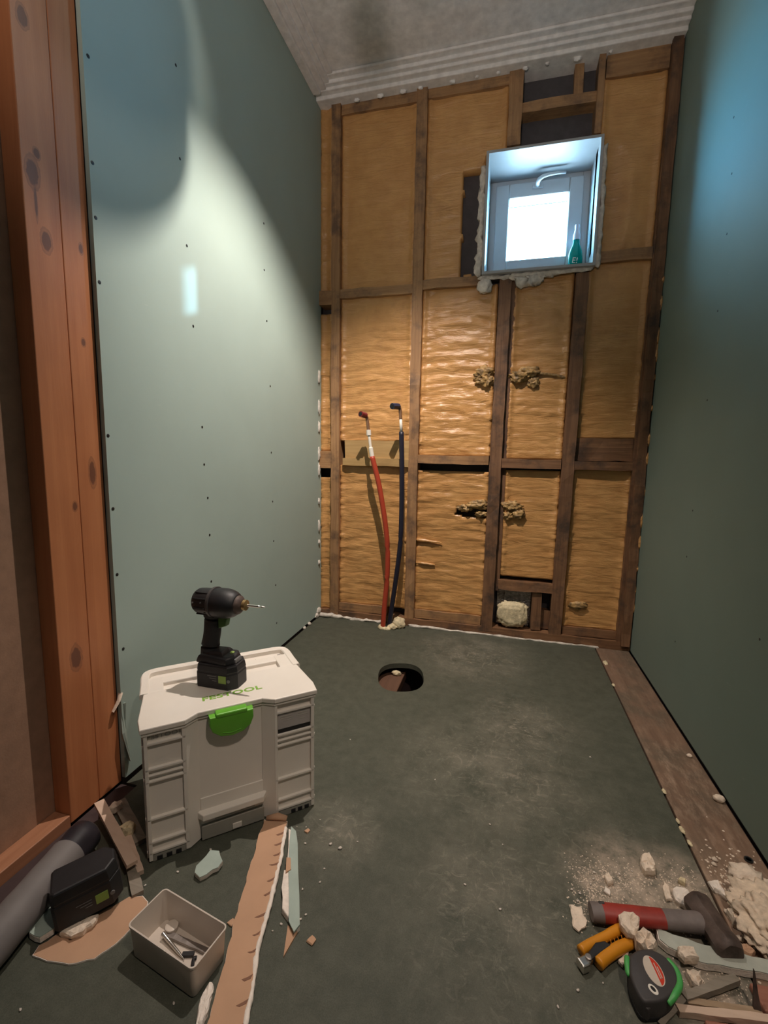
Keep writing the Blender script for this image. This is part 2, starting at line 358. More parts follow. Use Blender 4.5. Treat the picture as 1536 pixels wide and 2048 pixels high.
def foil_mat():
    m, nt, b = new_mat('crumpled_foil'); v = coords(nt)
    L(nt, ramp(nt, noise_fac(nt, v, 60), ((0.3, (0.30, 0.27, 0.26)), (0.7, (0.75, 0.72, 0.70)))), b.inputs['Base Color'])
    b.inputs['Metallic'].default_value = 0.9; b.inputs['Roughness'].default_value = 0.3
    bump(nt, b, noise_fac(nt, v, 70, 3), 0.9, 0.02); return m
M['foil'] = foil_mat()

def poly_chunk(name, label, cat, pts, z0, th, mat, seed=0, group=None, tilt=(0, 0), inset=0.82, rough=0.12, parent=None):
    """an irregular broken lump standing on z0 with a traced outline"""
    rnd = random.Random(seed)
    n = len(pts); cxm = sum(p[0] for p in pts) / n; cym = sum(p[1] for p in pts) / n
    fine = []
    for i in range(n):
        a, b = Vector(pts[i]), Vector(pts[(i + 1) % n])
        ln = (b - a).length
        k = 3 if ln > 0.02 else 2
        for j in range(k):
            p = a.lerp(b, j / k)
            if j: p += Vector((rnd.uniform(-1, 1), rnd.uniform(-1, 1))) * ln * 0.06
            fine.append(p)
    bm = bmesh.new(); rings = []
    R = max((Vector(p) - Vector((cxm, cym))).length for p in fine)
    for sc, z in ((0.9, 0), (1.0, th * 0.45), (0.97, th * 0.8), (inset, th), (inset * 0.5, th)):
        rings.append([bm.verts.new(((p.x - cxm) * sc + rnd.uniform(-1, 1) * R * 0.03, (p.y - cym) * sc + rnd.uniform(-1, 1) * R * 0.03,
                                    max(0, z + (rnd.uniform(-1, 1) * th * rough if z > 0 else 0)))) for p in fine])
    m_ = len(fine)
    for r0, r1 in zip(rings, rings[1:]):
        for k in range(m_): bm.faces.new((r0[k], r0[(k + 1) % m_], r1[(k + 1) % m_], r1[k]))
    bm.faces.new(rings[0][::-1]); c = bm.verts.new((0, 0, th * (1 + rnd.uniform(-.1, .1))))
    for k in range(m_): bm.faces.new((rings[-1][k], rings[-1][(k + 1) % m_], c))
    bmesh.ops.recalc_face_normals(bm, faces=bm.faces)
    me = bpy.data.meshes.new(name); bm.to_mesh(me); bm.free()
    o = link(name, me, mat, parent)
    o.location = (cxm, cym, z0); o.rotation_euler = (tilt[0], tilt[1], 0)
    if parent is None: tag(o, label, cat, group)
    return o
def lump_tube(name, pts, rads, mat, parent, seed=0, n=14, amp=0.5, freq=45, sub=5):
    """a bead of foam: a tube with a knobbly skin"""
    P = []; R = []
    pts = [Vector(p) for p in pts]
    if not isinstance(rads, (list, tuple)): rads = [rads] * len(pts)
    for i in range(len(pts) - 1):
        for j in range(sub):
            t = j / sub; P.append(pts[i].lerp(pts[i + 1], t)); R.append(rads[i] * (1 - t) + rads[i + 1] * t)
    P.append(pts[-1]); R.append(rads[-1])
    P = [P[0] + (P[0] - P[1]).normalized() * R[0] * 0.8] + P + [P[-1] + (P[-1] - P[-2]).normalized() * R[-1] * 0.8]
    R = [R[0] * 0.3] + R + [R[-1] * 0.3]
    mb = MB().tube(P, R, n)
    rm = max(rads)
    for v in mb.bm.verts:
        q = v.co * freq + Vector((seed * 3.1, 0, seed))
        v.co += noise.noise_vector(q) * rm * amp + noise.noise_vector(q * 2.3) * rm * amp * 0.4
    return mb.build(name, mat, parent, smooth=True)
def lump_ball(name, c, r, mat, parent, seed=0, amp=0.35, freq=2.2, sub=3, loc=None, sq=1.0):
    bm = bmesh.new(); bmesh.ops.create_icosphere(bm, subdivisions=sub, radius=1)
    for v in bm.verts:
        d = 1 + amp * noise.noise(v.co * freq + Vector((seed, seed * 2.3, 0))) + amp * 0.6 * noise.noise(v.co * freq * 2.7 + Vector((0, seed, seed)))
        if sq != 1.0: v.co = Vector([math.copysign(abs(q) ** sq, q) for q in v.co])
        v.co = Vector((v.co.x * r[0] * d + c[0], v.co.y * r[1] * d + c[1], v.co.z * r[2] * d + c[2]))
    me = bpy.data.meshes.new(name); bm.to_mesh(me); bm.free()
    return link(name, me, mat, parent, True, loc)
def text_mesh(name, body, size, mat, parent, loc, rot, depth=0.0004, squash=1.0, spacing=1.0, bold=0.0):
    cu = bpy.data.curves.new(name, 'FONT'); cu.body = body; cu.size = size; cu.extrude = depth
    cu.align_x = 'CENTER'; cu.align_y = 'CENTER'; cu.space_character = spacing; cu.offset = bold
    t = bpy.data.objects.new(name + '_tmp', cu); COL.objects.link(t)
    dg = bpy.context.evaluated_depsgraph_get(); dg.update()
    me = bpy.data.meshes.new_from_object(t.evaluated_get(dg))
    bpy.data.objects.remove(t); bpy.data.curves.remove(cu)
    me.name = name
    o = link(name, me, mat, parent); o.location = loc; o.rotation_euler = rot; o.scale = (1, squash, 1)
    return o

# ================================================================ ROOM SHELL
XL, XR, YB, ZC = -1.0, 0.645, 2.37, 2.70
# floor with the drain hole cut out of it
bm = bmesh.new()
hc = Vector((-0.381, 1.792)); ax = Vector((0.093, 0.027)); ay = Vector((-0.030, 0.120))
loop = []
for k in range(40):
    a = 2 * pi * k / 40; ca, sa = cos(a), sin(a)
    q = 1 / (abs(ca) ** 2.6 + abs(sa) ** 2.6) ** (1 / 2.6)
    loop.append(hc + ax * ca * q + ay * sa * q)
fx0, fx1, fy0, fy1 = -0.958, 0.483, -1.2, 2.395
outer = [bm.verts.new((x, y, 0)) for x, y in ((fx0, fy0), (fx1, fy0), (fx1, fy1), (-0.995, fy1), (-0.995, 0.96), (fx0, 0.96))]
inner = [bm.verts.new((p.x, p.y, 0)) for p in loop]
es = [bm.edges.new((outer[i], outer[(i + 1) % 6])) for i in range(6)] + [bm.edges.new((inner[i], inner[(i + 1) % 40])) for i in range(40)]
bmesh.ops.triangle_fill(bm, use_beauty=True, use_dissolve=False, edges=es)
bot = {v: bm.verts.new(v.co - Vector((0, 0, 0.022))) for v in outer + inner}
for ring in (outer, inner):
    for i in range(len(ring)):
        a, b = ring[i], ring[(i + 1) % len(ring)]; bm.faces.new((a, b, bot[b], bot[a]))
bmesh.ops.recalc_face_normals(bm, faces=bm.faces)
for f in bm.faces:
    if abs(f.normal.z) > 0.9 and f.normal.z < 0: f.normal_flip()
me = bpy.data.meshes.new('floor'); bm.to_mesh(me); bm.free()
floor = link('floor', me, M['floor']); tag(floor, 'dusty dark green board floor with a hole in it', 'floor', kind='structure')
MB().box(-1.3, 0.8, -1.3, 1.60, -0.30, -0.024).box(-1.3, 0.8, 2.0, 2.6, -0.30, -0.024).box(-1.3, -0.56, 1.60, 2.0, -0.30, -0.024).box(-0.22, 0.8, 1.60, 2.0, -0.30, -0.024).box(-0.60, -0.2, 1.55, 2.05, -0.36, -0.30).build('subfloor', M['gapwood'], floor)
MB().box(-0.56, -0.392, 1.60, 2.0, -0.10, -0.055, 0.004).build('joist', wood('joist_wood', (0.10, 0.05, 0.03), (0.17, 0.085, 0.05), 'Y', 50), floor)
lump_ball('plaster_lump', (-0.425, 1.905, -0.045), (0.022, 0.01, 0.012), M['foam_cream'], floor, 4)
# ceiling and its stepped cornice
c = MB().box(-1.3, 0.9, -1.3, 2.6, 2.745, 2.83).build('ceiling', M['ceil']); tag(c, 'off-white painted ceiling above the room', 'ceiling', kind='structure')
t = MB()
for k, (w, z) in enumerate(((0.045, 2.690), (0.075, 2.706), (0.098, 2.718), (0.128, 2.732))):
    t.box(-1.0, 0.645, 2.405 - w - 0.03, 2.47, z, 2.744, 0.004, 2)
o = t.build('trim_1', M['ceil']); tag(o, 'stepped white cornice along the back edge of the ceiling', 'cornice', kind='structure')
t = MB()
for k, (w, z) in enumerate(((0.040, 2.692), (0.068, 2.708), (0.092, 2.720), (0.12, 2.734))):
    t.box(-1.0, -1.0 + w, -1.2, 2.30, z, 2.744, 0.004, 2)
o = t.build('trim_2', M['ceil']); tag(o, 'stepped white cornice along the left edge of the ceiling', 'cornice', kind='structure')
# rear wall (behind the viewpoint) closes the room
o = MB().box(-1.3, 0.9, -1.35, -1.2, -0.2, 2.8).build('wall_rear', M['wall_plain']); tag(o, 'plain wall behind the viewpoint', 'wall', kind='structure')
# right wall
wr = MB().box(XR, XR + 0.013, -1.25, 2.375, 0.006, 2.745).build('wall_right', M['board_shaded']); tag(wr, 'green plasterboard wall on the right side', 'wall', kind='structure')
MB().box(XR + 0.016, XR + 0.12, -1.25, 2.5, -0.2, 2.8).build('backing', M['sheath'], wr)
def screw(parent, loc, axis, r=0.0042, idx=0):
    mb = MB().lathe([(r, 0), (r, 0.0006), (r * 0.55, 0.0010)], 12, 'X')
    if axis < 0: mb.xf(Matrix.Scale(-1, 4, (1, 0, 0)))
    o = mb.build('screw', M['ink'], parent); o.location = loc
for y, z in ((1.79, 2.01), (1.761, 1.831), (1.75, 1.65), (1.757, 1.42), (1.766, 1.139), (1.79, 0.765), (1.80, 0.599), (1.825, 0.273), (1.298, 0.495)):
    screw(wr, (XR, y, z), -1, 0.0034)
# left wall: plasterboard sheet, then the open stud wall nearer the viewpoint
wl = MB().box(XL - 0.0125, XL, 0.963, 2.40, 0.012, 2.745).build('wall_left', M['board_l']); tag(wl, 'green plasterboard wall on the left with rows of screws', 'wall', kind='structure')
for y, z in ((0.977, 1.864), (0.972, 1.629), (0.972, 1.505), (0.972, 1.355), (0.971, 0.976), (0.973, 0.784), (0.974, 0.604), (0.98, 0.39),
             (1.288, 2.076), (1.291, 1.823), (1.309, 1.582), (1.327, 1.344), (1.356, 1.022), (1.36, 0.895), (1.374, 0.778), (1.378, 0.645), (1.379, 0.475),
             (1.794, 1.871), (1.792, 1.69), (1.807, 1.492), (1.829, 1.227), (1.83, 0.94), (1.837, 0.721), (1.841, 0.539), (1.855, 0.328), (1.86, 0.142)):
    screw(wl, (XL, y, z), 1, 0.0046 if y < 1.2 else 0.0042)
MB().box(-1.064, -1.0135, 0.805, 0.8885, 0.0, 2.74, 0.002).build('stud', M['post'], wl)
MB().box(-1.064, -1.0135, 0.8895, 0.962, 0.0, 2.74, 0.002).build('stud', M['post'], wl)
MB().box(-1.085, -1.065, -1.2, 0.96, 0.0, 2.75).build('back_panel', M['panel_brown'], wl)['label'] = 'brown board behind the open studs'
MB().box(-1.064, -1.0135, -1.2, 0.804, -0.02, 0.0235, 0.002).build('sill_plate', M['sill'], wl)
MB().box(-1.3, -1.09, -1.25, 2.6, -0.2, 2.8).build('backing', M['sheath'], wl)
MB().box(-1.09, -1.014, 0.965, 2.5, -0.2, 2.8).build('backing', M['sheath'], wl)
for i, (p, rr) in enumerate((((-1.004, 2.36, 0.035), 0.02), ((-1.0, 2.33, 0.015), 0.014), ((-0.995, 2.22, 0.006), 0.010), ((-0.996, 2.16, 0.005), 0.008))):
    lump_ball('foam_lump', p, (rr, rr * 1.3, rr), M['foam_pale'], wl, i + 3)
tp = MB().tube([(-1.003, 0.966, 0.268), (-1.0, 0.955, 0.25), (-1.006, 0.940, 0.225)], [0.007, 0.007, 0.006], 6, flat=0.4).build('torn_paper', M['plaster'], wl)
tp['label'] = 'pale torn paper flap on the board edge'
MB().tube([(-1.002, 0.972, 0.235), (-0.998, 0.966, 0.15), (-0.992, 0.975, 0.06)], [0.008, 0.011, 0.006], 6, flat=0.4).jitter(0.004, 30).build('torn_paper', M['paper_teal'], wl)
# sole plank along the right wall, dark gap strip on the left
o = MB().box(0.489, 0.640, -1.2, 2.365, -0.022, 0.001, 0.003).build('trim_3', M['plank']); tag(o, 'dusty brown timber plank along the foot of the right wall', 'floor plank', kind='structure')
for k, (x, y, r_) in enumerate(((0.489, 1.977, 0.007), (0.50, 2.19, 0.012), (0.488, 1.35, 0.006), (0.487, 1.21, 0.007), (0.487, 1.24, 0.005), (0.49, 1.17, 0.006))):
    lump_ball('plaster_crumb', (x, y, 0.001), (r_ * 0.8, r_ * 1.8, r_ * 0.5), M['foam_cream'], o, k)
MB().lathe([(0.006, 0.0), (0.006, 0.004), (0.009, 0.0045), (0.009, 0.001)], 14, at=(0.607, 1.153, 0)).build('bolt_head', M['ink'], o)
o = MB().box(-1.012, -0.960, -1.2, 0.958, -0.022, -0.006).build('trim_4', M['gapwood']); tag(o, 'dark gap strip between the left sill and the floor', 'floor strip', kind='structure')

# ================================================================ BACK WALL
wb = MB().box(-1.1, -0.15, 2.455, 2.50, -0.1, 2.80).box(0.36, 0.75, 2.455, 2.50, -0.1, 2.80).box(-0.15, 0.36, 2.455, 2.50, -0.1, 1.80).box(-0.15, 0.36, 2.455, 2.50, 2.37, 2.80).build('wall_back', M['sheath'])
tag(wb, 'opened up back wall with bare studs and yellow foam between them', 'wall', kind='structure')
MB().box(-1.1, -0.147, 2.502, 2.66, -0.1, 2.80).box(0.354, 0.75, 2.502, 2.66, -0.1, 2.80).box(-0.16, 0.37, 2.502, 2.66, -0.1, 1.807).box(-0.16, 0.37, 2.502, 2.66, 2.346, 2.80).build('outer_wall', M['sheath'], wb)
def rough_box(name, x0, x1, z0, z1, y0=YB, y1=2.46, mat='stud', seed=0, amp=0.004, lean=0.0):
    horizontal = (x1 - x0) > (z1 - z0)
    n = max(2, int(max(x1 - x0, z1 - z0) / 0.06)); mb = MB(); rings = []
    for i in range(n + 1):
        t = i / n
        if horizontal:
            x = x0 + (x1 - x0) * t; cs = [(x, y0, z0), (x, y0, z1), (x, y1, z1), (x, y1, z0)]
        else:
            z = z0 + (z1 - z0) * t; dx = lean * (t - 0.5)
            cs = [(x0 + dx, y0, z), (x1 + dx, y0, z), (x1 + dx, y1, z), (x0 + dx, y1, z)]
        rings.append([mb.bm.verts.new(Vector(c_) + noise.noise_vector(Vector(c_) * 14 + Vector((seed, 0, 0))) * amp) for c_ in cs])
    for r0, r1 in zip(rings, rings[1:]):
        for k in range(4): mb.bm.faces.new((r0[k], r0[(k + 1) % 4], r1[(k + 1) % 4], r1[k]))
    mb.bm.faces.new(rings[0][::-1]); mb.bm.faces.new(rings[-1])
    return mb.build(name, M[mat], wb)
# studs
rough_box('stud', -0.930, -0.883, 0.012, 2.70, seed=1)
rough_box('stud', -0.492, -0.440, 0.02, 2.70, seed=2)
rough_box('stud', -0.070, -0.012, 0.02, 1.790, seed=3, lean=0.012, mat='stud_d')
rough_box('stud', -0.010, 0.012, 0.24, 1.790, 2.395, 2.46, seed=13, lean=0.008, mat='stud_d')
rough_box('stud', -0.060, 0.002, 2.375, 2.70, seed=4)
rough_box('stud', 0.275, 0.332, 0.02, 1.790, seed=5, lean=0.016, mat='stud_d')
rough_box('stud', 0.318, 0.345, 2.375, 2.70, seed=6)
rough_box('stud', 0.222, 0.262, 2.535, 2.70, 2.40, 2.46, seed=7)
rough_box('stud', 0.592, 0.655, 0.02, 2.70, seed=8, lean=0.02, mat='stud_d')
rough_box('stud', 0.175, 0.222, 0.05, 0.25, 2.385, seed=9, mat='stud_d')
rough_box('stud', 0.225, 0.275, 0.05, 0.15, 2.415, seed=10, mat='stud_d')
rough_box('stud', 0.600, 0.640, 0.03, 2.69, 2.352, 2.372, seed=19, mat='stud_d', amp=0.006)
# plates and noggins
rough_box('bottom_plate', -1.0, 0.645, 0.0, 0.042, mat='stud_xd', seed=11, amp=0.005)
rough_box('noggin', -0.883, -0.600, 0.045, 0.088, 2.385, mat='stud_x', seed=12)
rough_box('noggin', -0.440, -0.080, 0.045, 0.092, 2.385, mat='stud_x', seed=14)
rough_box('noggin', 0.330, 0.600, 0.045, 0.085, 2.385, mat='stud_xd', seed=15)
rough_box('noggin', -0.883, -0.492, 1.757, 1.802, 2.376, mat='stud_x', seed=16)
rough_box('noggin', -0.440, -0.150, 1.772, 1.818, 2.376, mat='stud_x', seed=17)
rough_box('noggin', 0.362, 0.595, 1.830, 1.880, 2.376, mat='stud_x', seed=18)
rough_box('noggin', -1.0, -0.93, 1.728, 1.80, 2.372, mat='stud_x', seed=20)
rough_box('noggin', -1.0, -0.93, 0.858, 0.955, 2.372, mat='stud_x', seed=21)
rough_box('noggin', -0.86, -0.492, 0.878, 0.918, 2.373, mat='noggin_pine', seed=22)
rough_box('noggin', -0.440, -0.075, 0.897, 0.941, 2.372, mat='stud_x', seed=23)
rough_box('noggin', -0.010, 0.272, 0.884, 0.930, 2.374, mat='stud_xd', seed=24)
rough_box('noggin', 0.322, 0.596, 0.884, 0.926, 2.374, mat='stud_xd', seed=25)
o = rough_box('wood_block', 0.335, 0.590, 0.928, 1.037, 2.394, mat='stud_xd', seed=26)
o = rough_box('wood_block', -0.855, -0.494, 0.918, 1.015, 2.392, mat='noggin_pine', seed=27); o['label'] = 'pale grained board behind the pipe ends'
rough_box('noggin', 0.0, 0.275, 0.255, 0.300, 2.374, mat='stud_xd', seed=28, amp=0.007)
rough_box('noggin', 0.0, 0.32, 2.515, 2.56, 2.385, mat='stud_x', seed=29)
rough_box('noggin', -0.88, -0.49, 2.645, 2.70, 2.385, mat='stud_x', seed=30)
rough_box('noggin', -0.44, -0.06, 2.645, 2.70, 2.385, mat='stud_x', seed=31)
rough_box('noggin', 0.35, 0.60, 2.60, 2.70, 2.385, mat='stud_x', seed=32)
# foam panels between the studs, wrinkled, each its own mesh
def foam_panel(x0, x1, z0, z1, seed, holes=(), yb=2.402, ripple=1.0, edge=(1, 1), dents=()):
    x0 -= 0.004; x1 += 0.004; z0 -= 0.004; z1 += 0.006
    st = 0.0095; nx = max(4, int((x1 - x0) / st)); nz = max(4, int((z1 - z0) / st))
    bm = bmesh.new(); g = []
    for j in range(nz + 1):
        row = []
        for i in range(nx + 1):
            x = x0 + (x1 - x0) * i / nx; z = z0 + (z1 - z0) * j / nz
            u = (i / nx - 0.5) * 2
            zz = z + 0.05 * (u * u) * (0.6 if z > 1.2 else 0.25)
            h = noise.noise(Vector((x * 6, zz * 34, seed))) * 0.0050 * ripple + abs(noise.noise(Vector((x * 13, zz * 60, seed + 9)))) * 0.0042 * ripple
            h += noise.noise(Vector((x * 5, z * 5, seed + 3))) * 0.006
            h += noise.noise(Vector((x * 24, zz * 95, seed + 17))) * 0.0024 * ripple
            for dx, dz, rx, rz, dd in dents:
                h -= dd * max(0, 1 - ((x - dx) / rx) ** 2 - ((z - dz) / rz) ** 4)
            for s_, d in ((edge[0], x - x0), (edge[1], x1 - x)):
                if d < 0.035 and s_:
                    e = math.exp(-((d - 0.012) / 0.010) ** 2)
                    h += e * (0.010 + 0.010 * noise.noise(Vector((d * 40, z * 55, seed + 5))))
                    h -= 0.003 * max(0, 1 - d / 0.006)
            row.append(bm.verts.new((x, yb - h, z)))
        g.append(row)
    for j in range(nz):
        for i in range(nx):
            c_ = (g[j][i].co + g[j + 1][i + 1].co) / 2
            jx = noise.noise(Vector((c_.z * 25, seed, 0))) * 0.012; jz = noise.noise(Vector((c_.x * 25, seed, 4))) * 0.012
            if any(a + jx < c_.x < b + jx and p + jz < c_.z < q + jz for a, b, p, q in holes): continue
            bm.faces.new((g[j][i], g[j][i + 1], g[j + 1][i + 1], g[j + 1][i]))
    bmesh.ops.delete(bm, geom=[v for v in bm.verts if not v.link_faces], context='VERTS')
    be = [e for e in bm.edges if len(e.link_faces) == 1]
    r = bmesh.ops.extrude_edge_only(bm, edges=be)
    for v in r['geom']:
        if isinstance(v, bmesh.types.BMVert): v.co.y = 2.454
    bmesh.ops.recalc_face_normals(bm, faces=bm.faces)
    me = bpy.data.meshes.new('foam_panel'); bm.to_mesh(me); bm.free()
    return link('foam_panel', me, M['foam'], wb, True)
foam_panel(-1.0, -0.932, 0.045, 0.80, 1); foam_panel(-1.0, -0.932, 0.958, 1.68, 2); foam_panel(-1.0, -0.932, 1.805, 2.70, 3)
foam_panel(-0.882, -0.493, 0.090, 0.872, 4); foam_panel(-0.882, -0.493, 1.016, 1.755, 5); foam_panel(-0.882, -0.493, 1.804, 2.65, 6, ripple=0.5)
foam_panel(-0.439, -0.072, 0.094, 0.853, 7, holes=((-0.235, -0.05, 0.622, 0.672),)); foam_panel(-0.439, -0.072, 0.943, 1.768, 8, ripple=1.5)
foam_panel(-0.439, -0.062, 1.820, 2.66, 9, ripple=0.6, holes=((-0.258, -0.0, 1.83, 2.31), (-0.155, 0, 1.8, 2.375)))
foam_panel(0.013, 0.273, 0.325, 0.868, 10, ripple=0.8); foam_panel(0.008, 0.275, 0.934, 1.80, 11, ripple=1.0)
foam_panel(0.333, 0.594, 0.088, 0.880, 12, ripple=0.6); foam_panel(0.338, 0.60, 1.040, 1.826, 13, ripple=0.6)
foam_panel(0.347, 0.60, 1.884, 2.60, 14, ripple=0.4, dents=((0.41, 2.10, 0.075, 0.24, 0.022),))
# scorched lumps beside the central stud
for k, (p, r_) in enumerate((((-0.115, 2.392, 1.36), (0.045, 0.018, 0.030)), ((-0.10, 2.390, 1.315), (0.035, 0.02, 0.028)), ((-0.135, 2.395, 1.325), (0.030, 0.016, 0.022)),
        ((0.05, 2.392, 1.335), (0.045, 0.018, 0.028)), ((0.10, 2.394, 1.355), (0.045, 0.016, 0.026)), ((0.12, 2.396, 1.305), (0.024, 0.014, 0.022)),
        ((-0.12, 2.392, 0.690), (0.055, 0.02, 0.024)), ((-0.19, 2.394, 0.668), (0.04, 0.016, 0.018)), ((-0.10, 2.396, 0.640), (0.03, 0.016, 0.016)),
        ((0.05, 2.392, 0.690), (0.045, 0.018, 0.026)), ((0.085, 2.392, 0.650), (0.030, 0.018, 0.028)), ((0.035, 2.394, 0.640), (0.026, 0.016, 0.02)))):
    lump_ball('foam_lump', p, r_, M['foam_char'], wb, k * 1.3 + 1, 0.55, 1.9, 4)['label'] = 'scorched brown foam lump beside the central stud'
lump_tube('foam_lump', [(0.15, 2.396, 1.345), (0.20, 2.396, 1.340), (0.265, 2.396, 1.325)], [0.008, 0.006, 0.007], M['foam_char'], wb, 4)
lump_tube('foam_lump', [(-0.435, 2.394, 0.485), (-0.36, 2.394, 0.478), (-0.30, 2.394, 0.474)], [0.010, 0.007, 0.003], M['foam'], wb, 5)
lump_tube('foam_lump', [(-0.435, 2.394, 0.355), (-0.34, 2.394, 0.352)], [0.008, 0.005], M['foam'], wb, 6)
lump_ball('foam_lump', (0.40, 2.398, 0.20), (0.04, 0.012, 0.02), M['foam_char'], wb, 8, 0.6)
# vent opening low in the wall: foil behind, block of cream foam in front
MB().box(0.0, 0.172, 2.437, 2.442, 0.05, 0.252).build('foil_sheet', M['foil'], wb)
lump_ball('foam_block', (0.082, 2.405, 0.118), (0.077, 0.028, 0.066), M['foam_cream'], wb, 2, 0.20, 3.0, 4, None, 0.62)['label'] = 'cream foam block stuffed into the vent opening'
# foam and plaster crumbs along edges
def bead(name, pts, r, mat, seed, amp=0.7): return lump_tube(name, pts, r, M[mat], wb, seed, 10, amp, 70, 8)
bead('foam_bead', [(-0.99, 2.362, 0.012), (-0.80, 2.364, 0.006), (-0.62, 2.366, 0.006)], [0.014, 0.008, 0.009], 'foam_pale', 1)
bead('foam_bead', [(-0.46, 2.364, 0.006), (-0.20, 2.364, 0.003), (0.10, 2.364, 0.002), (0.30, 2.364, 0.002), (0.50, 2.364, 0.003)], [0.009, 0.006, 0.005, 0.005, 0.006], 'foam_pale', 2)
bead('foam_bead', [(-0.615, 2.31, 0.004), (-0.60, 2.28, 0.004), (-0.555, 2.285, 0.004)], [0.012, 0.014, 0.010], 'foam_cream', 3, 0.5)
lump_ball('foam_lump', (-0.515, 2.335, 0.022), (0.036, 0.03, 0.034), M['foam_cream'], wb, 6, 0.35)
lump_ball('foam_lump', (-0.545, 2.315, 0.010), (0.03, 0.03, 0.016), M['foam_cream'], wb, 7, 0.3)
rnd = random.Random(5)
for k in range(11):
    x = -0.80 + k * 0.115 + rnd.uniform(-0.02, 0.02)
    r_ = rnd.uniform(0.004, 0.011)
    lump_ball('plaster_crumb', (x, 2.366, 2.690 - r_ * 0.3), (r_ * 1.6, 0.008, r_), M['ceil'], wb, k)
for k in range(9):
    z = 0.3 + k * 0.13 + rnd.uniform(-0.03, 0.03)
    lump_ball('plaster_crumb', (-1.0, 2.364, z), (0.01, 0.01, rnd.uniform(0.012, 0.04)), M['foam_pale'], wb, k)
for k in range(14):
    z = 0.2 + k * 0.12 + rnd.uniform(-0.03, 0.03)
    lump_ball('plaster_crumb', (0.643, 2.360, z), (0.008, 0.01, rnd.uniform(0.012, 0.045)), M['foam'], wb, k)

# ================================================================ WINDOW
WX0, WX1, WZ0, WZ1, WYF, WYB = -0.148, 0.355, 1.806, 2.347, 2.335, 2.60
w = MB()
th = 0.012
w.box(WX0, WX0 + th, WYF, WYB, WZ0, WZ1).box(WX1 - th, WX1, WYF, WYB, WZ0, WZ1).box(WX0 + th, WX1 - th, WYF, WYB, WZ0, WZ0 + th).box(WX0 + th, WX1 - th, WYF, WYB, WZ1 - th, WZ1)
win = w.build('window_1', plain('window_box_liner', (0.33, 0.34, 0.345), 0.45, var=0.03)); tag(win, 'small white window set in a deep white box in the back wall', 'window', kind='structure')
ix0, ix1, iz0, iz1 = WX0 + th, WX1 - th, WZ0 + th, WZ1 - th
def ring_frame(name, x0, x1, z0, z1, bx, bz, y0, y1, mat, bev=0.003, bzb=None):
    bzb = bz if bzb is None else bzb
    return MB().box(x0, x0 + bx, y0, y1, z0, z1, bev).box(x1 - bx, x1, y0, y1, z0, z1, bev).box(x0 + bx, x1 - bx, y0, y1, z0, z0 + bzb, bev).box(x0 + bx, x1 - bx, y0, y1, z1 - bz, z1, bev).build(name, mat, win)
ring_frame('window_frame', ix0, ix1, iz0 , iz1 , 0.034, 0.028, 2.575, 2.64, M['frame'], bzb=0.05)
sash = ring_frame('sash', ix0 + 0.030, ix1 - 0.030, iz0 + 0.046, iz1 - 0.024, 0.066, 0.068, 2.560, 2.625, M['frame'], 0.005, bzb=0.082)
px0, px1, pz0, pz1 = ix0 + 0.094, ix1 - 0.094, iz0 + 0.126, iz1 - 0.090
ring_frame('glazing_bead', px0 - 0.004, px1 + 0.004, pz0 - 0.004, pz1 + 0.004, 0.008, 0.008, 2.568, 2.60, M['frame'], 0.002)
MB().box(px0, px1, 2.598, 2.602, pz0, pz1).build('glass_pane', M['glass'], win)
MB().box(px0 + 0.004, px1 - 0.004, 2.606, 2.611, pz1 - 0.026, pz1 - 0.021).build('blind_rail', M['card'], win)
hz = 2.286
MB().box(0.070, 0.122, 2.553, 2.561, hz - 0.012, hz + 0.004, 0.002).build('handle_plate', M['frame'], win)
MB().tube([(0.095, 2.556, hz), (0.095, 2.535, hz + 0.004), (0.100, 2.52, hz + 0.010), (0.118, 2.514, hz + 0.018), (0.15, 2.512, hz + 0.022), (0.19, 2.512, hz + 0.023), (0.222, 2.513, hz + 0.020)], [0.010, 0.010, 0.010, 0.009, 0.0075, 0.0065, 0.005], 12).build('handle', M['frame'], win, smooth=True)
def wbead(pts, r, seed, mat='foam_pale', amp=0.75): return lump_tube('foam_bead', pts, r, M[mat], win, seed, 12, amp, 38, 7)
wbead([(-0.160, 2.362, 2.30), (-0.162, 2.36, 2.20), (-0.160, 2.362, 2.05), (-0.163, 2.36, 1.92), (-0.166, 2.36, 1.82)], [0.010, 0.016, 0.017, 0.017, 0.020], 1)
wbead([(0.366, 2.362, 2.31), (0.366, 2.362, 2.20), (0.367, 2.362, 2.05), (0.366, 2.362, 1.90), (0.364, 2.362, 1.82)], [0.008, 0.012, 0.014, 0.014, 0.016], 2)
wbead([(0.0, 2.366, 1.792), (0.10, 2.366, 1.794), (0.22, 2.366, 1.800), (0.34, 2.366, 1.806)], [0.015, 0.013, 0.012, 0.012], 3)
wbead([(0.02, 2.374, 1.772), (0.07, 2.372, 1.768), (0.12, 2.374, 1.778), (0.17, 2.378, 1.790)], [0.020, 0.026, 0.020, 0.010], 4)
wbead([(-0.155, 2.366, 1.80), (-0.09, 2.366, 1.797), (-0.02, 2.368, 1.795)], [0.014, 0.010, 0.009], 6)
lump_ball('foam_lump', (-0.132, 2.366, 1.762), (0.036, 0.022, 0.036), M['foam_pale'], win, 3, 0.3)
# unseen block added outside the window; trims the low sun to a narrow strip
o = MB().box(0.455, 0.62, 2.88, 2.95, 1.5, 2.8).box(0.335, 0.455, 2.88, 2.95, 2.26, 2.8).build('sun_blocker', plain('sun_blocker_grey', (0.6, 0.6, 0.6), 0.9)); tag(o, 'added sun-blocking piece outside to the right of the window', 'wall', kind='structure')

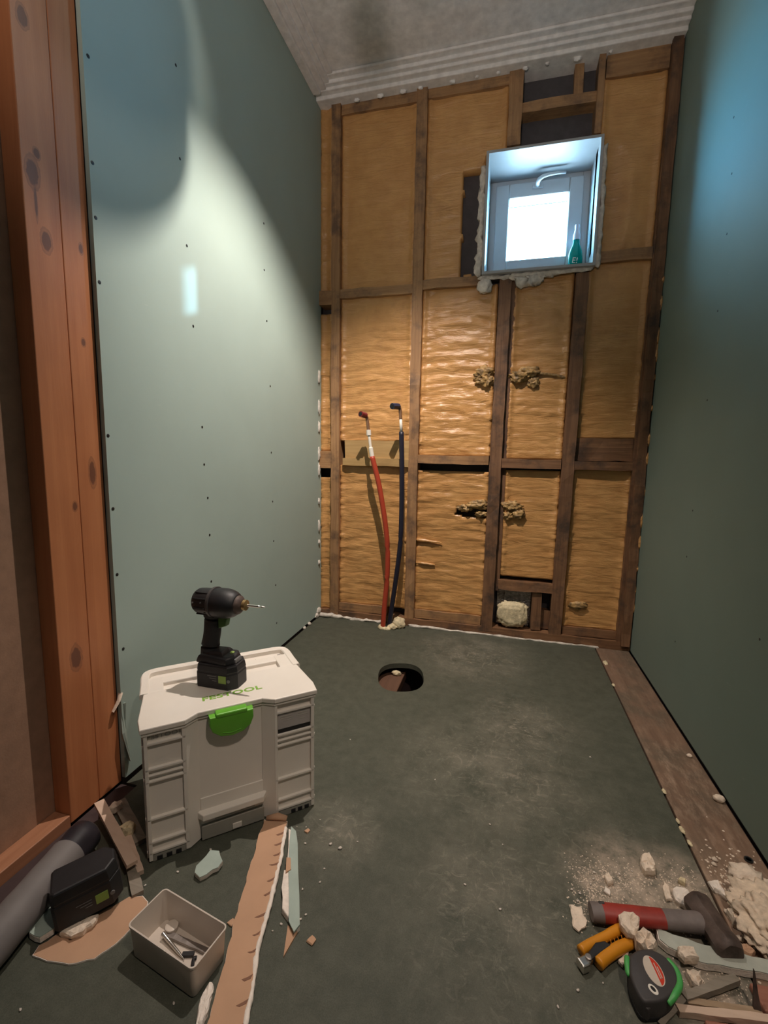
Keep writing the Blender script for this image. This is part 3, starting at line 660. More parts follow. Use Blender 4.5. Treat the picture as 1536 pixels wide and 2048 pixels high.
# bottle on the window sill
BT = thing('soap_bottle', 'green washing-up liquid bottle with pale cap on the window sill', 'bottle', (0.288, 2.505, WZ0 + th))
mb = MB().lathe([(0.022, 0.0), (0.027, 0.003), (0.030, 0.02), (0.033, 0.05), (0.0335, 0.085), (0.031, 0.112), (0.024, 0.135), (0.0165, 0.152), (0.0145, 0.165), (0.0145, 0.172)], 28)
mb.xf(Matrix.Diagonal((1, 0.68, 1, 1))); mb.build('body', M['bottle'], BT, smooth=True)
MB().lathe([(0.0165, 0.172), (0.0165, 0.195), (0.013, 0.205), (0.010, 0.222), (0.0115, 0.236), (0.010, 0.242), (0.004, 0.244)], 20).build('cap', M['cap'], BT, auto=40)
MB().box(-0.016, 0.012, -0.0236, -0.0230, 0.045, 0.095, 0.0).build('label_sticker', M['bottle'], BT)
text_mesh('lettering', 'E!', 0.036, M['white'], BT, (-0.004, -0.0245, 0.070), (pi / 2, 0.12, 0), 0.0006)

# ================================================================ WATER PIPES
def smooth_path(pts, n=8):
    pts = [Vector(p) for p in pts]; out = []
    for i in range(len(pts) - 1):
        p0 = pts[max(i - 1, 0)]; p1 = pts[i]; p2 = pts[i + 1]; p3 = pts[min(i + 2, len(pts) - 1)]
        for j in range(n):
            t = j / n
            out.append(0.5 * ((2 * p1) + (-p0 + p2) * t + (2 * p0 - 5 * p1 + 4 * p2 - p3) * t * t + (-p0 + 3 * p1 - 3 * p2 + p3) * t ** 3))
    out.append(pts[-1]); return out
def offs(pts, b): return [(p[0] - b[0], p[1] - b[1], p[2] - b[2]) for p in pts]
b0 = (-0.594, 2.288, 0.0)
RP = thing('water_pipe', 'red sleeved water pipe rising from the floor with a red plugged elbow', 'pipe', b0)
MB().tube(smooth_path(offs([(-0.594, 2.288, -0.01), (-0.586, 2.289, 0.13), (-0.574, 2.290, 0.31), (-0.581, 2.290, 0.509), (-0.622, 2.290, 0.754), (-0.668, 2.290, 0.929)], b0)), 0.0135, 16).build('sleeve', M['red_pipe'], RP, smooth=True)
MB().tube(offs([(-0.667, 2.290, 0.925), (-0.676, 2.29, 0.972), (-0.677, 2.29, 0.978), (-0.687, 2.29, 1.040)], b0), [0.0115, 0.0115, 0.0075, 0.0075], 14).build('inner_pipe', M['white'], RP, smooth=False)
MB().tube(offs([(-0.687, 2.29, 1.038), (-0.6895, 2.29, 1.066)], b0), 0.0125, 14).build('clamp_ring', M['white'], RP)
MB().tube(smooth_path(offs([(-0.689, 2.29, 1.060), (-0.695, 2.29, 1.10), (-0.699, 2.287, 1.130), (-0.705, 2.272, 1.140)], b0), 5), 0.0085, 12).build('elbow', M['copper'], RP, smooth=True)
so = MB().tube(offs([(-0.703, 2.278, 1.139), (-0.718, 2.240, 1.143)], b0), 0.0150, 12, cap=True).build('socket', M['red_cap'], RP)
MB().tube(offs([(-0.7178, 2.2405, 1.143), (-0.7184, 2.239, 1.1431)], b0), 0.0105, 12).build('socket_mouth', M['ink'], so)
b1 = (-0.569, 2.300, 0.0)
BP = thing('water_pipe', 'dark blue sleeved water pipe rising from the floor with a blue plugged elbow', 'pipe', b1)
MB().tube(smooth_path(offs([(-0.566, 2.318, -0.01), (-0.548, 2.312, 0.14), (-0.526, 2.30, 0.30), (-0.505, 2.29, 0.514), (-0.506, 2.290, 0.834), (-0.514, 2.290, 1.057)], b1)), 0.0128, 16).build('sleeve', M['blue_pipe'], BP, smooth=True)
MB().tube(offs([(-0.514, 2.29, 1.05), (-0.5195, 2.29, 1.125)], b1), 0.0075, 14).build('inner_pipe', M['white'], BP, smooth=True)
MB().tube(smooth_path(offs([(-0.5195, 2.29, 1.12), (-0.522, 2.29, 1.155), (-0.526, 2.288, 1.178), (-0.535, 2.276, 1.184)], b1), 5), 0.0085, 12).build('elbow', M['copper'], BP, smooth=True)
so = MB().tube(offs([(-0.531, 2.281, 1.183), (-0.552, 2.235, 1.180)], b1), 0.0158, 8).build('socket', M['blue_cap'], BP)
MB().tube(offs([(-0.5518, 2.2354, 1.18), (-0.5526, 2.2336, 1.1798)], b1), 0.0105, 12).build('socket_mouth', M['ink'], so)

# ================================================================ TOOL CASE
TC = thing('tool_case', 'large pale grey stackable tool case with green latch on the floor', 'tool case', (-0.6924, 1.005, 0), radians(42.0))
def outline(g=0.0, notch=0.020, back=0.148, taper=0.0):
    a = 0.198 + g; f = -0.148 - g
    return [(-a, f), (-0.110, f), (-0.083, f + notch), (0.066, f + notch), (0.093, f), (a, f), (a, back + g - 0.02), (a - 0.02, back + g), (-a + 0.02, back + g), (-a, back + g - 0.02)]
MB().prism([(-0.192, -0.140), (-0.109, -0.140), (-0.082, -0.126), (0.065, -0.126), (0.092, -0.140), (0.192, -0.140), (0.192, 0.142), (-0.192, 0.142)], 0.012, 0.318).build('body', M['case'], TC)
cols = MB()
for x0, x1 in ((-0.197, -0.110), (0.093, 0.197)):                      # raised ribs on both front columns
    cols.box(x0, x0 + 0.008, -0.148, -0.139, 0.004, 0.313, 0.0015).box(x1 - 0.009, x1, -0.148, -0.139, 0.004, 0.313, 0.0015)
    for z, h in ((0.287, 0.006), (0.226, 0.006), (0.212, 0.004), (0.197, 0.005), (0.104, 0.006), (0.046, 0.006), (0.020, 0.006)):
        cols.box(x0, x1, -0.148, -0.139, z, z + h, 0.0012)
for s_ in (-1, 1):                                                      # chamfers towards the recessed centre
    xa, xb = (-0.110, -0.083) if s_ < 0 else (0.093, 0.066)
    cols.prism([(xa, -0.147), (xb, -0.128), (xb, -0.124), (xa, -0.138)] if s_ < 0 else [(xa, -0.147), (xa, -0.138), (xb, -0.124), (xb, -0.128)], 0.004, 0.314)
for x in (-0.197, 0.197):                                               # side ribs
    for y in (-0.13, -0.05, 0.05, 0.13): cols.box(x - 0.004, x + 0.004, y - 0.005, y + 0.005, 0.004, 0.312, 0.001)
    for z in (0.02, 0.104, 0.2, 0.28): cols.box(x - 0.004, x + 0.004, -0.14, 0.14, z, z + 0.006, 0.001)
cols.build('ribs', M['case'], TC)
MB().box(-0.083, 0.066, -0.130, -0.126, 0.004, 0.108, 0.001).build('lower_panel', M['case'], TC)
MB().box(-0.190, -0.112, -0.146, -0.10, 0.0, 0.018, 0.002).box(0.095, 0.190, -0.146, -0.10, 0.0, 0.018, 0.002).box(-0.19, 0.19, -0.10, 0.13, 0.0, 0.014).build('base_rim', M['case_pad_shade'], TC)
for x in (-0.175, -0.155, -0.135, 0.14, 0.158, 0.176): MB().box(x - 0.006, x + 0.006, -0.1475, -0.145, 0.002, 0.012, 0.001).build('foot', M['black'], TC)
# bottom front grip: shelf with chamfered ends
g = MB().prism([(-0.094, -0.128), (-0.080, -0.150), (0.063, -0.150), (0.077, -0.128)], 0.062, 0.078, 0.002)
g.build('front_grip', M['case'], TC)
MB().box(-0.052, 0.045, -0.1315, -0.129, 0.044, 0.058, 0.001).build('grip_shadow', M['grey_print'], TC)  # grey strip painted in for the shadow under the grip
MB().prism([(-0.083, -0.124), (-0.083, -0.138), (0.066, -0.138), (0.066, -0.124)], 0.003, 0.040, 0.002).build('lower_lip', M['case_pad_shade'], TC)  # lip coloured dark to paint in its shade
MB().box(-0.012, 0.010, -0.1405, -0.137, 0.008, 0.022, 0.001).build('catch', M['case'], TC)
# lid
MB().prism(outline(0.002, 0.020, 0.144), 0.312, 0.3205, 0.002).build('lid', M['case'], TC)
deck = MB().prism([(-0.203, -0.153), (-0.111, -0.153), (-0.083, -0.134), (0.066, -0.134), (0.094, -0.153), (0.203, -0.153), (0.207, -0.11), (0.196, 0.015), (-0.196, 0.015), (-0.207, -0.11)], 0.320, 0.333, 0.0025)
deck.box(-0.160, 0.160, 0.060, 0.094, 0.318, 0.331, 0.003).box(-0.186, -0.150, 0.014, 0.094, 0.318, 0.332, 0.002).box(0.150, 0.186, 0.014, 0.094, 0.318, 0.332, 0.002)
deck.build('lid_deck', M['case'], TC)
# carrying handle folded flat round the back of the lid
hp = smooth_path([(-0.1950, 0.008, 0), (-0.1935, 0.06, 0), (-0.192, 0.118, 0), (-0.176, 0.139, 0), (-0.12, 0.1425, 0), (0.0, 0.1425, 0), (0.12, 0.1425, 0), (0.176, 0.139, 0), (0.192, 0.118, 0), (0.1935, 0.06, 0), (0.1950, 0.008, 0)], 5)
lo_, hi_ = [], []
for i, p in enumerate(hp):
    d = (hp[min(i + 1, len(hp) - 1)] - hp[max(i - 1, 0)]).normalized(); nrm = Vector((d.y, -d.x, 0))
    lo_.append(p + nrm * 0.0105); hi_.append(p - nrm * 0.0105)
mb = MB(); rings = []
for a_, b_ in zip(lo_, hi_):
    c1 = a_.lerp(b_, 0.12); c2 = a_.lerp(b_, 0.88)
    rings.append([mb.bm.verts.new((q.x, q.y, z)) for q, z in ((a_, 0.321), (a_, 0.3315), (c1, 0.334), (c2, 0.334), (b_, 0.3315), (b_, 0.321))])
for r0, r1 in zip(rings, rings[1:]):
    for k in range(6): mb.bm.faces.new((r0[k], r0[(k + 1) % 6], r1[(k + 1) % 6], r1[k]))
mb.bm.faces.new(rings[0][::-1]); mb.bm.faces.new(rings[-1])
mb.build('carry_handle', M['case'], TC, auto=30)
MB().box(0.10, 0.176, 0.100, 0.112, 0.319, 0.324, 0.001).build('label_slot', M['white'], TC)
MB().box(0.165, 0.175, 0.1005, 0.1115, 0.3235, 0.3245).build('slot_mark', M['ink'], TC)
# latch: green turn lock, wide top and rounded foot
lp = [(-0.060, 0.323), (0.042, 0.323), (0.043, 0.302), (0.036, 0.284), (0.018, 0.270), (-0.009, 0.265), (-0.036, 0.270), (-0.054, 0.284), (-0.061, 0.302)]
la = MB().prism(lp, 0.0, 0.020, 0.003, 3, 0.97); la.xf(Matrix.Translation((0, -0.134, 0)) @ Matrix.Rotation(pi / 2, 4, 'X'))
lat = la.build('latch', M['green'], TC, auto=35)
MB().box(-0.045, 0.027, -0.1555, -0.128, 0.318, 0.329, 0.003).build('latch_grip', M['green'], lat)
MB().tube(smooth_path([(-0.030, -0.1545, 0.280), (-0.009, -0.1548, 0.276), (0.012, -0.1545, 0.280)], 6), 0.0012, 6).build('grip_line', M['green'], lat)
# marks
text_mesh('lettering', 'FESTOOL', 0.033, M['green_print'], TC, (0.004, -0.079, 0.3332), (0, 0, 0), 0.0003, 0.78, 1.08, 0.0010)
text_mesh('lettering', 'FESTOOL', 0.017, M['grey_print'], TC, (-0.154, -0.1408, 0.3025), (pi / 2, 0, 0), 0.0006, 0.75, 1.06, 0.0002)
cd = MB().box(0.103, 0.187, -0.1425, -0.139, 0.232, 0.284).build('label_card', M['card'], TC)
MB().box(0.103, 0.187, -0.1430, -0.1415, 0.232, 0.243).build('label_stripe', M['ink'], cd)
txt = MB()
for z, a, b in ((0.274, 0.11, 0.135), (0.268, 0.11, 0.142), (0.262, 0.118, 0.136), (0.274, 0.155, 0.178), (0.268, 0.152, 0.182), (0.258, 0.16, 0.172)): txt.box(a, b, -0.1430, -0.1415, z, z + 0.0022)
txt.build('label_print', M['grey_print'], cd)

# ================================================================ BATTERY PACK and IMPACT DRIVER
def battery_parts(root, L_=0.118, Wd=0.078, Hh=0.066):
    """pack with its long axis on local X, near face on -Y, standing on z=0"""
    p = [(-L_ / 2, -Wd / 2 + 0.006), (-L_ / 2 + 0.006, -Wd / 2), (L_ / 2 - 0.018, -Wd / 2), (L_ / 2, -Wd / 2 + 0.020), (L_ / 2, Wd / 2 - 0.020), (L_ / 2 - 0.018, Wd / 2), (-L_ / 2 + 0.006, Wd / 2), (-L_ / 2, Wd / 2 - 0.006)]
    h = MB().prism(p, 0.0, Hh * 0.66, 0.003).prism(p, Hh * 0.68, Hh, 0.004, top_scale=0.94)
    h.prism([(x * 0.97, y * 0.97) for x, y in p], Hh * 0.64, Hh * 0.70)
    hs = h.build('housing', M['black'], root)
    MB().box(0.012, 0.034, -Wd / 2 - 0.0012, -Wd / 2 + 0.002, 0.018, 0.038, 0.001).build('charge_button', M['lime'], root)['label'] = 'lime green square on the pack'
    led = MB()
    for k, (a, b) in enumerate(((-0.020, 0.006), (-0.014, 0.006), (-0.006, 0.006))): led.box(a, b, -Wd / 2 - 0.0006, -Wd / 2 + 0.001, 0.034 - 0.006 * k, 0.0352 - 0.006 * k)
    led.build('scale_lines', M['grey_panel'], root)
    rg = MB().tube([(0.041, -Wd / 2 - 0.0010, 0.026), (0.041, -Wd / 2 + 0.001, 0.026)], 0.0042, 14); rg.build('round_mark', M['grey_panel'], root)
ID = thing('impact_driver', 'black cordless impact driver standing on top of the tool case', 'power tool', (-0.692, 0.994, 0.333))
bt = MB(); 
btr = bpy.data.objects.new('battery', None); COL.objects.link(btr); btr.parent = ID
battery_parts(btr, 0.112, 0.080, 0.062)
# motor housing and gear case along +X at height ax
AX = 0.218
mh = MB().lathe([(0.018, -0.073), (0.028, -0.071), (0.0325, -0.064), (0.034, -0.050), (0.035, -0.028), (0.0355, -0.014)], 28, 'X', (0, 0, AX))
mh.build('motor_housing', M['black'], ID, auto=45)
for k in range(4):
    a = (0.25, 0.75, 1.5, 2.2)[k] + pi * 0.62
    rb_ = MB().box(-0.062, -0.018, -0.0018, 0.0018, 0.0325, 0.0368, 0.0008)
    rb_.xf(Matrix.Translation((0, 0, AX)) @ Matrix.Rotation(a - pi / 2, 4, 'X')); rb_.build('vent_rib', M['black_soft'], ID)
MB().lathe([(0.0372, -0.016), (0.0388, -0.008), (0.039, 0.010), (0.0375, 0.024), (0.033, 0.038), (0.027, 0.047), (0.0245, 0.049)], 32, 'X', (0, 0, AX - 0.001)).build('gear_case', M['charcoal'] if False else M['black'], ID, auto=45)
MB().lathe([(0.0245, 0.047), (0.0235, 0.054), (0.017, 0.060), (0.012, 0.062)], 28, 'X', (0, 0, AX - 0.001)).build('nose_ring', M['iron'], ID, auto=40)
ch = MB().lathe([(0.0095, 0.060), (0.0095, 0.064), (0.0135, 0.065), (0.0135, 0.073), (0.010, 0.074), (0.006, 0.0755)], 20, 'X', (0, 0, AX)).build('chuck', M['brass'], ID, auto=30)
MB().lathe([(0.0036, 0.074), (0.0036, 0.108), (0.0028, 0.110), (0.0028, 0.116), (0.0034, 0.118), (0.0012, 0.126)], 8, 'X', (0, 0, AX)).build('screwdriver_bit', M['steel'], ID)
MB().lathe([(0.0355, -0.0235), (0.0392, -0.0225), (0.0398, -0.0155), (0.0370, -0.0145)], 32, 'X', (0, 0, AX)).build('motor_band', M['charcoal'], ID, auto=40)
# pistol grip
hpts = smooth_path([(-0.026, 0, 0.198), (-0.027, 0, 0.170), (-0.030, 0, 0.135), (-0.036, 0, 0.100), (-0.036, 0, 0.062)], 5)
hr = [0.030 - 0.008 * min(1, i / 5) for i in range(len(hpts))]
hr = [r + (0.006 * max(0, (i - 13)) / 7) for i, r in enumerate(hr)]
grip = MB().tube(hpts, hr, 18)
for v in grip.bm.verts: v.co.y *= 0.78; v.co.x = -0.03 + (v.co.x + 0.03) * 1.08
grip.build('grip', M['black_soft'], ID, smooth=True)
MB().prism([(-0.062, -0.030), (0.030, -0.034), (0.045, -0.018), (0.045, 0.018), (0.030, 0.034), (-0.062, 0.030)], 0.058, 0.082, 0.007, 3, 0.88).build('battery_foot', M['black'], ID, auto=40)
MB().prism([(-0.05, -0.022), (0.018, -0.026), (0.018, 0.026), (-0.05, 0.022)], 0.078, 0.092, 0.006, 3, 0.7).build('grip_base', M['black'], ID, auto=40)
tr = MB().prism([(-0.006, 0.150), (0.016, 0.158), (0.020, 0.176), (0.016, 0.186), (-0.006, 0.186)], -0.010, 0.010, 0.003, 2); tr.xf(Matrix.Rotation(pi / 2, 4, 'X'))
tr.build('trigger', M['dgreen'], ID)['label'] = 'green trigger'
tg = MB().prism([(-0.020, 0.184), (0.020, 0.184), (0.028, 0.192), (0.024, 0.200), (-0.020, 0.200)], -0.018, 0.018, 0.003); tg.xf(Matrix.Rotation(pi / 2, 4, 'X')); tg.build('trigger_hood', M['black'], ID)
MB().lathe([(0.006, 0), (0.006, 0.002), (0.004, 0.003)], 14, 'Z', (0.024, 0.006, 0.0815)).build('mode_button', M['lime'], ID)
MB().box(0.0375, 0.0465, -0.014, 0.014, 0.062, 0.074, 0.002).build('lamp_window', M['grey_panel'], ID)
for (x, z) in ((-0.062, AX + 0.004), (-0.038, AX + 0.006), (-0.030, AX - 0.010), (-0.032, AX - 0.022)):
    yy = -math.sqrt(max(0, 0.0352 ** 2 - (z - AX) ** 2))
    MB().tube([(x, yy - 0.0012, z), (x, yy + 0.003, z)], 0.0022, 10).build('screw', M['grey_panel'], ID)

SB = thing('battery_pack', 'spare black battery pack with green square lying beside the grey tube', 'battery', (-0.774, 0.643, 0.0), atan2(0.084, 0.074))
SB.rotation_euler = (0.0, -0.10, atan2(0.084, 0.074)); SB.location.z = 0.022
battery_parts(SB, 0.116, 0.070, 0.082)

# ================================================================ FLOOR LITTER, LEFT SIDE
# grey tube along the left sill
tl = thing('tube', 'grey cardboard-like tube with dark collar lying along the left sill', 'tube', (-0.88, 0.5, 0.0))
def tp_(y): return (-0.862 - 0.045 * (y - 0.52) / 0.22 + 0.88, y - 0.5, 0.039)
pts = [tp_(0.10 + 0.02 * k) for k in range(31)]
MB().tube(pts, [0.0385 + 0.0007 * (k % 3 == 0) for k in range(31)], 36).build('shell', M['duct'], tl, auto=60)
MB().tube([tp_(0.69), tp_(0.715), tp_(0.735), tp_(0.755), tp_(0.762)], [0.0372, 0.0372, 0.0385, 0.037, 0.030], 32).build('collar', M['duct_d'], tl, auto=45)
# brown board scrap under the battery
def sheet(name, label, cat, pts, z, th, mat_top, mat_core, seed, group=None, tear=0.0025, tilt=(0, 0)):
    rnd = random.Random(seed); n = len(pts); cxm = sum(p[0] for p in pts) / n; cym = sum(p[1] for p in pts) / n
    root = thing(name, label, cat, (cxm, cym, z), 0, group); root.rotation_euler = (tilt[0], tilt[1], 0)
    fine = []
    for i in range(n):
        a, b = Vector(pts[i]), Vector(pts[(i + 1) % n]); k = max(1, int((b - a).length / 0.012))
        for j in range(k):
            q = a.lerp(b, j / k)
            fine.append((q.x - cxm + rnd.uniform(-1, 1) * tear * (j > 0), q.y - cym + rnd.uniform(-1, 1) * tear * (j > 0)))
    MB().prism([(x, y) for x, y in fine], 0.0, th * 0.86).build('gypsum_core', M[mat_core], root)
    MB().prism([(x * 0.985, y * 0.985) for x, y in fine], th * 0.86, th).build('paper_face', M[mat_top], root)
    return root
sheet('board_scrap', 'curved piece of brown board paper on the floor under the battery', 'plasterboard scrap',
      [(-0.804, 0.545), (-0.809, 0.561), (-0.785, 0.60), (-0.765, 0.622), (-0.721, 0.685), (-0.695, 0.695), (-0.674, 0.687), (-0.660, 0.66), (-0.668, 0.62), (-0.672, 0.603), (-0.689, 0.571), (-0.715, 0.556), (-0.740, 0.550), (-0.77, 0.545)], 0.0, 0.004, 'paper_brown', 'plaster_w', 3)
sheet('board_scrap', 'teal plasterboard scrap between the grey tube and the spare battery', 'plasterboard scrap',
      [(-0.862, 0.600), (-0.850, 0.625), (-0.815, 0.61), (-0.800, 0.585), (-0.810, 0.565), (-0.838, 0.566), (-0.858, 0.580)], 0.004, 0.013, 'paper_teal', 'plaster_w', 4)
poly_chunk('plaster_chunk', 'pale wedge of plaster sticking out from under the spare battery', 'plaster chunk', [(-0.785, 0.582), (-0.757, 0.583), (-0.742, 0.596), (-0.735, 0.618), (-0.742, 0.632), (-0.765, 0.612)], 0.0045, 0.014, M['plaster'], 5)
# small teal offcut between case and bin
sheet('board_scrap', 'small teal plasterboard offcut in front of the tool case', 'plasterboard scrap',
      [(-0.616, 0.815), (-0.596, 0.820), (-0.575, 0.803), (-0.576, 0.788), (-0.601, 0.757), (-0.618, 0.762), (-0.624, 0.775)], 0.006, 0.012, 'paper_teal', 'plaster_w', 6, tilt=(0.16, 0.1))
# long torn plasterboard strip, brown back up
strip = sheet('board_strip', 'long brown-backed plasterboard strip with torn edge running to the front', 'plasterboard strip',
      [(-0.547, 0.938), (-0.487, 0.950), (-0.479, 0.918), (-0.452, 0.840), (-0.428, 0.755), (-0.406, 0.665), (-0.384, 0.61), (-0.367, 0.562), (-0.330, 0.43), (-0.388, 0.41), (-0.425, 0.546), (-0.449, 0.625), (-0.47, 0.679), (-0.51, 0.81)], 0.0, 0.013, 'paper_brown', 'plaster_w', 7, tear=0.002)
rnd = random.Random(11)
def xr(y):
    E_ = [(-0.487, 0.950), (-0.479, 0.918), (-0.452, 0.840), (-0.428, 0.755), (-0.406, 0.665), (-0.384, 0.61), (-0.367, 0.562), (-0.330, 0.43)]
    for (xa, ya), (xb, yb) in zip(E_, E_[1:]):
        if yb <= y <= ya: return xa + (xb - xa) * (ya - y) / (ya - yb)
    return E_[0][0] if y > 0.95 else E_[-1][0]
cut = [(-0.484, 0.91), (-0.474, 0.882), (-0.465, 0.855), (-0.459, 0.83), (-0.451, 0.795), (-0.440, 0.765), (-0.428, 0.72), (-0.418, 0.685), (-0.410, 0.655), (-0.397, 0.615), (-0.385, 0.58), (-0.374, 0.548), (-0.362, 0.51), (-0.35, 0.47)]
cut = [(xr(y), y) for x, y in cut]
sx, sy, _ = strip.location
for k, (x, y) in enumerate(cut):                                        # torn slits along the right edge, their shadow put in as dark colour
    ln = rnd.uniform(0.010, 0.018); a = rnd.uniform(0.3, 0.8); w_ = rnd.uniform(0.003, 0.006)
    mb = MB().prism([(0.001, 0.006), (-ln * 0.4, -0.001), (-ln, -ln * a), (-ln * 0.55, -ln * a * 0.55 - w_ * 0.8), (0.001, -w_ * 0.3)], 0.0, 0.0008)
    mb.build('paper_tear', M['tear_shade'], strip, loc=(x - sx - 0.0045, y - sy, 0.0128))
edge_pts = [(x - sx + 0.0005, y - sy, 0.0095) for x, y in [(xr(0.93), 0.93)] + cut + [(xr(0.44), 0.44)]]
lump_tube('torn_edge', edge_pts, 0.0048, M['plaster_w'], strip, 3, 8, 0.55, 90, 4)
# rolled end near the case
MB().tube([(-0.540 - sx, 0.940 - sy, 0.016), (-0.514 - sx, 0.947 - sy, 0.020), (-0.490 - sx, 0.952 - sy, 0.016)], [0.006, 0.010, 0.007], 10, flat=0.7).build('curled_end', M['paper_brown'], strip, smooth=True)
# second strip behind it, teal face and torn gypsum
st2 = thing('board_strip', 'narrow teal plasterboard strip split open beside the long brown one', 'plasterboard strip', (-0.41, 0.80, 0.0))
def o2(p): return [(x + 0.41, y - 0.80) for x, y in p]
MB().prism(o2([(-0.470, 0.935), (-0.452, 0.925), (-0.432, 0.893), (-0.402, 0.832), (-0.372, 0.775), (-0.346, 0.722), (-0.351, 0.706), (-0.370, 0.722), (-0.396, 0.775), (-0.425, 0.83), (-0.45, 0.885)]), 0.010, 0.014).build('paper_face', M['paper_teal'], st2)
MB().prism(o2([(-0.474, 0.930), (-0.452, 0.925), (-0.432, 0.893), (-0.402, 0.832), (-0.372, 0.775), (-0.346, 0.722), (-0.349, 0.715), (-0.372, 0.73), (-0.395, 0.765), (-0.425, 0.82), (-0.45, 0.88)]), 0.0, 0.010).build('gypsum_core', M['plaster_w'], st2)
MB().prism(o2([(-0.432, 0.822), (-0.418, 0.832), (-0.396, 0.79), (-0.384, 0.765), (-0.376, 0.730), (-0.396, 0.742), (-0.405, 0.766), (-0.418, 0.785)]), 0.0, 0.012, 0.002).jitter(0.003, 60, 2).build('torn_gypsum', M['plaster_w'], st2)
MB().prism(o2([(-0.440, 0.850), (-0.430, 0.852), (-0.416, 0.825), (-0.424, 0.815)]), 0.0, 0.016, 0.001).build('paper_tear', M['paper_brown'], st2)
MB().prism(o2([(-0.372, 0.722), (-0.348, 0.716), (-0.354, 0.668)]), 0.0, 0.004).build('paper_tip', M['paper_brown'], st2)
# white plaster piece by the bin
poly_chunk('plaster_chunk', 'long white plaster piece between the bin and the brown strip', 'plaster chunk', [(-0.459, 0.594), (-0.449, 0.592), (-0.443, 0.58), (-0.434, 0.552), (-0.431, 0.535), (-0.440, 0.530), (-0.448, 0.545), (-0.458, 0.566)], 0.0, 0.012, M['plaster_w'], 8)
# pale stick and scraps behind the battery
def stick(name, label, a, b, w_, t_, mat, seed=0, taper=1.0):
    a, b = Vector(a), Vector(b); d = b - a
    o = thing(name, label, 'offcut', a)
    ln = d.length; mb = MB(); n = 8; rings = []
    for i in range(n + 1):
        t = i / n; k = 1 + (taper - 1) * t
        hw, ht = w_ / 2 * k, t_ / 2 * k
        rings.append([mb.bm.verts.new(Vector((ln * t, y, z)) + noise.noise_vector(Vector((t * 9, y * 90, z * 90 + seed))) * min(w_, t_) * 0.14) for y, z in ((-hw, -ht), (hw, -ht), (hw, ht), (-hw, ht))])
    for r0, r1 in zip(rings, rings[1:]):
        for k in range(4): mb.bm.faces.new((r0[k], r0[(k + 1) % 4], r1[(k + 1) % 4], r1[k]))
    mb.bm.faces.new(rings[0][::-1]); mb.bm.faces.new(rings[-1])
    mb.xf(d.to_track_quat('X', 'Z').to_matrix().to_4x4())
    me = mb.build(name, mat)
    md = me.data; bpy.data.objects.remove(me)
    r = link(name, md); r.location = a; tag(r, label, 'offcut'); bpy.data.objects.remove(o)
    return r
stick('wood_strip', 'pale pinkish wooden strip leaning between the left stud and the spare battery', (-0.958, 0.838, 0.045), (-0.752, 0.728, 0.030), 0.022, 0.009, M['splint_pale'], 1)
stick('wood_strip', 'short pale strip lying behind the leaning one, next to the tool case', (-0.835, 0.802, 0.010), (-0.737, 0.735, 0.006), 0.013, 0.010, M['splint_pale'], 2)
stick('wood_strip', 'brown bark-edged strip lying under the leaning pale strip', (-0.79, 0.76, 0.006), (-0.705, 0.692, 0.005), 0.022, 0.010, M['splint'], 3)
stick('wood_strip', 'dark greyish lath in the corner behind the tool case', (-0.95, 0.89, 0.006), (-0.80, 0.80, 0.006), 0.03, 0.010, M['splint'], 5)
poly_chunk('plaster_chunk', 'cream plaster lump in the corner at the foot of the stud', 'plaster chunk', [(-0.940, 0.842), (-0.925, 0.850), (-0.918, 0.872), (-0.930, 0.880), (-0.945, 0.862)], 0.010, 0.018, M['plaster'], 21)
poly_chunk('plaster_chunk', 'tan foam lump behind the leaning pale strip', 'plaster chunk', [(-0.868, 0.800), (-0.845, 0.795), (-0.828, 0.806), (-0.835, 0.826), (-0.858, 0.822)], 0.010, 0.022, M['foam_cream'], 22)
poly_chunk('plaster_chunk', 'small pinkish plaster bit on top of the spare battery edge', 'plaster chunk', [(-0.838, 0.698), (-0.828, 0.706), (-0.816, 0.692), (-0.823, 0.683)], 0.0, 0.024, M['plaster'], 23)
poly_chunk('plaster_chunk', 'dark mouldy rubble between the grey tube and the spare battery', 'plaster chunk', [(-0.862, 0.655), (-0.845, 0.69), (-0.81, 0.70), (-0.80, 0.68), (-0.83, 0.645)], 0.0, 0.020, plain('mouldy_rubble', (0.13, 0.125, 0.09), 0.9, var=0.4, scale=60, bmp=0.5), 24)

# ---------------------------------------------------------------- open bin and what is in it
BR = thing('storage_bin', 'open white plastic bin on the floor beside the brown strip', 'bin', (-0.5425, 0.6175, 0.0), atan2(-0.031, 0.165))
def rrect(w_, d_, r, n=5):
    out = []
    for (sx_, sy_, a0) in ((1, -1, -pi / 2), (1, 1, 0), (-1, 1, pi / 2), (-1, -1, pi)):
        for k in range(n + 1):
            a = a0 + pi / 2 * k / n; out.append((sx_ * (w_ / 2 - r) + r * cos(a), sy_ * (d_ / 2 - r) + r * sin(a)))
    return out
bm = bmesh.new(); rings = []
for w_, d_, z, r in ((0.154, 0.070, 0.0, 0.008), (0.158, 0.074, 0.004, 0.008), (0.1655, 0.0795, 0.064, 0.008), (0.1685, 0.0825, 0.0645, 0.009), (0.1685, 0.0825, 0.068, 0.009), (0.1635, 0.0775, 0.068, 0.007), (0.1545, 0.0705, 0.005, 0.006)):
    rings.append([bm.verts.new((x, y, z)) for x, y in rrect(w_, d_, r)])
for r0, r1 in zip(rings, rings[1:]):
    for k in range(len(r0)): bm.faces.new((r0[k], r0[(k + 1) % len(r0)], r1[(k + 1) % len(r0)], r1[k]))
bm.faces.new(rings[0][::-1]); bm.faces.new(rings[-1])
me = bpy.data.meshes.new('shell'); bm.to_mesh(me); bm.free()
for p in me.polygons: p.use_smooth = True
me.set_sharp_from_angle(angle=radians(35)); link('shell', me, M['bin'], BR)
zb = 0.0055
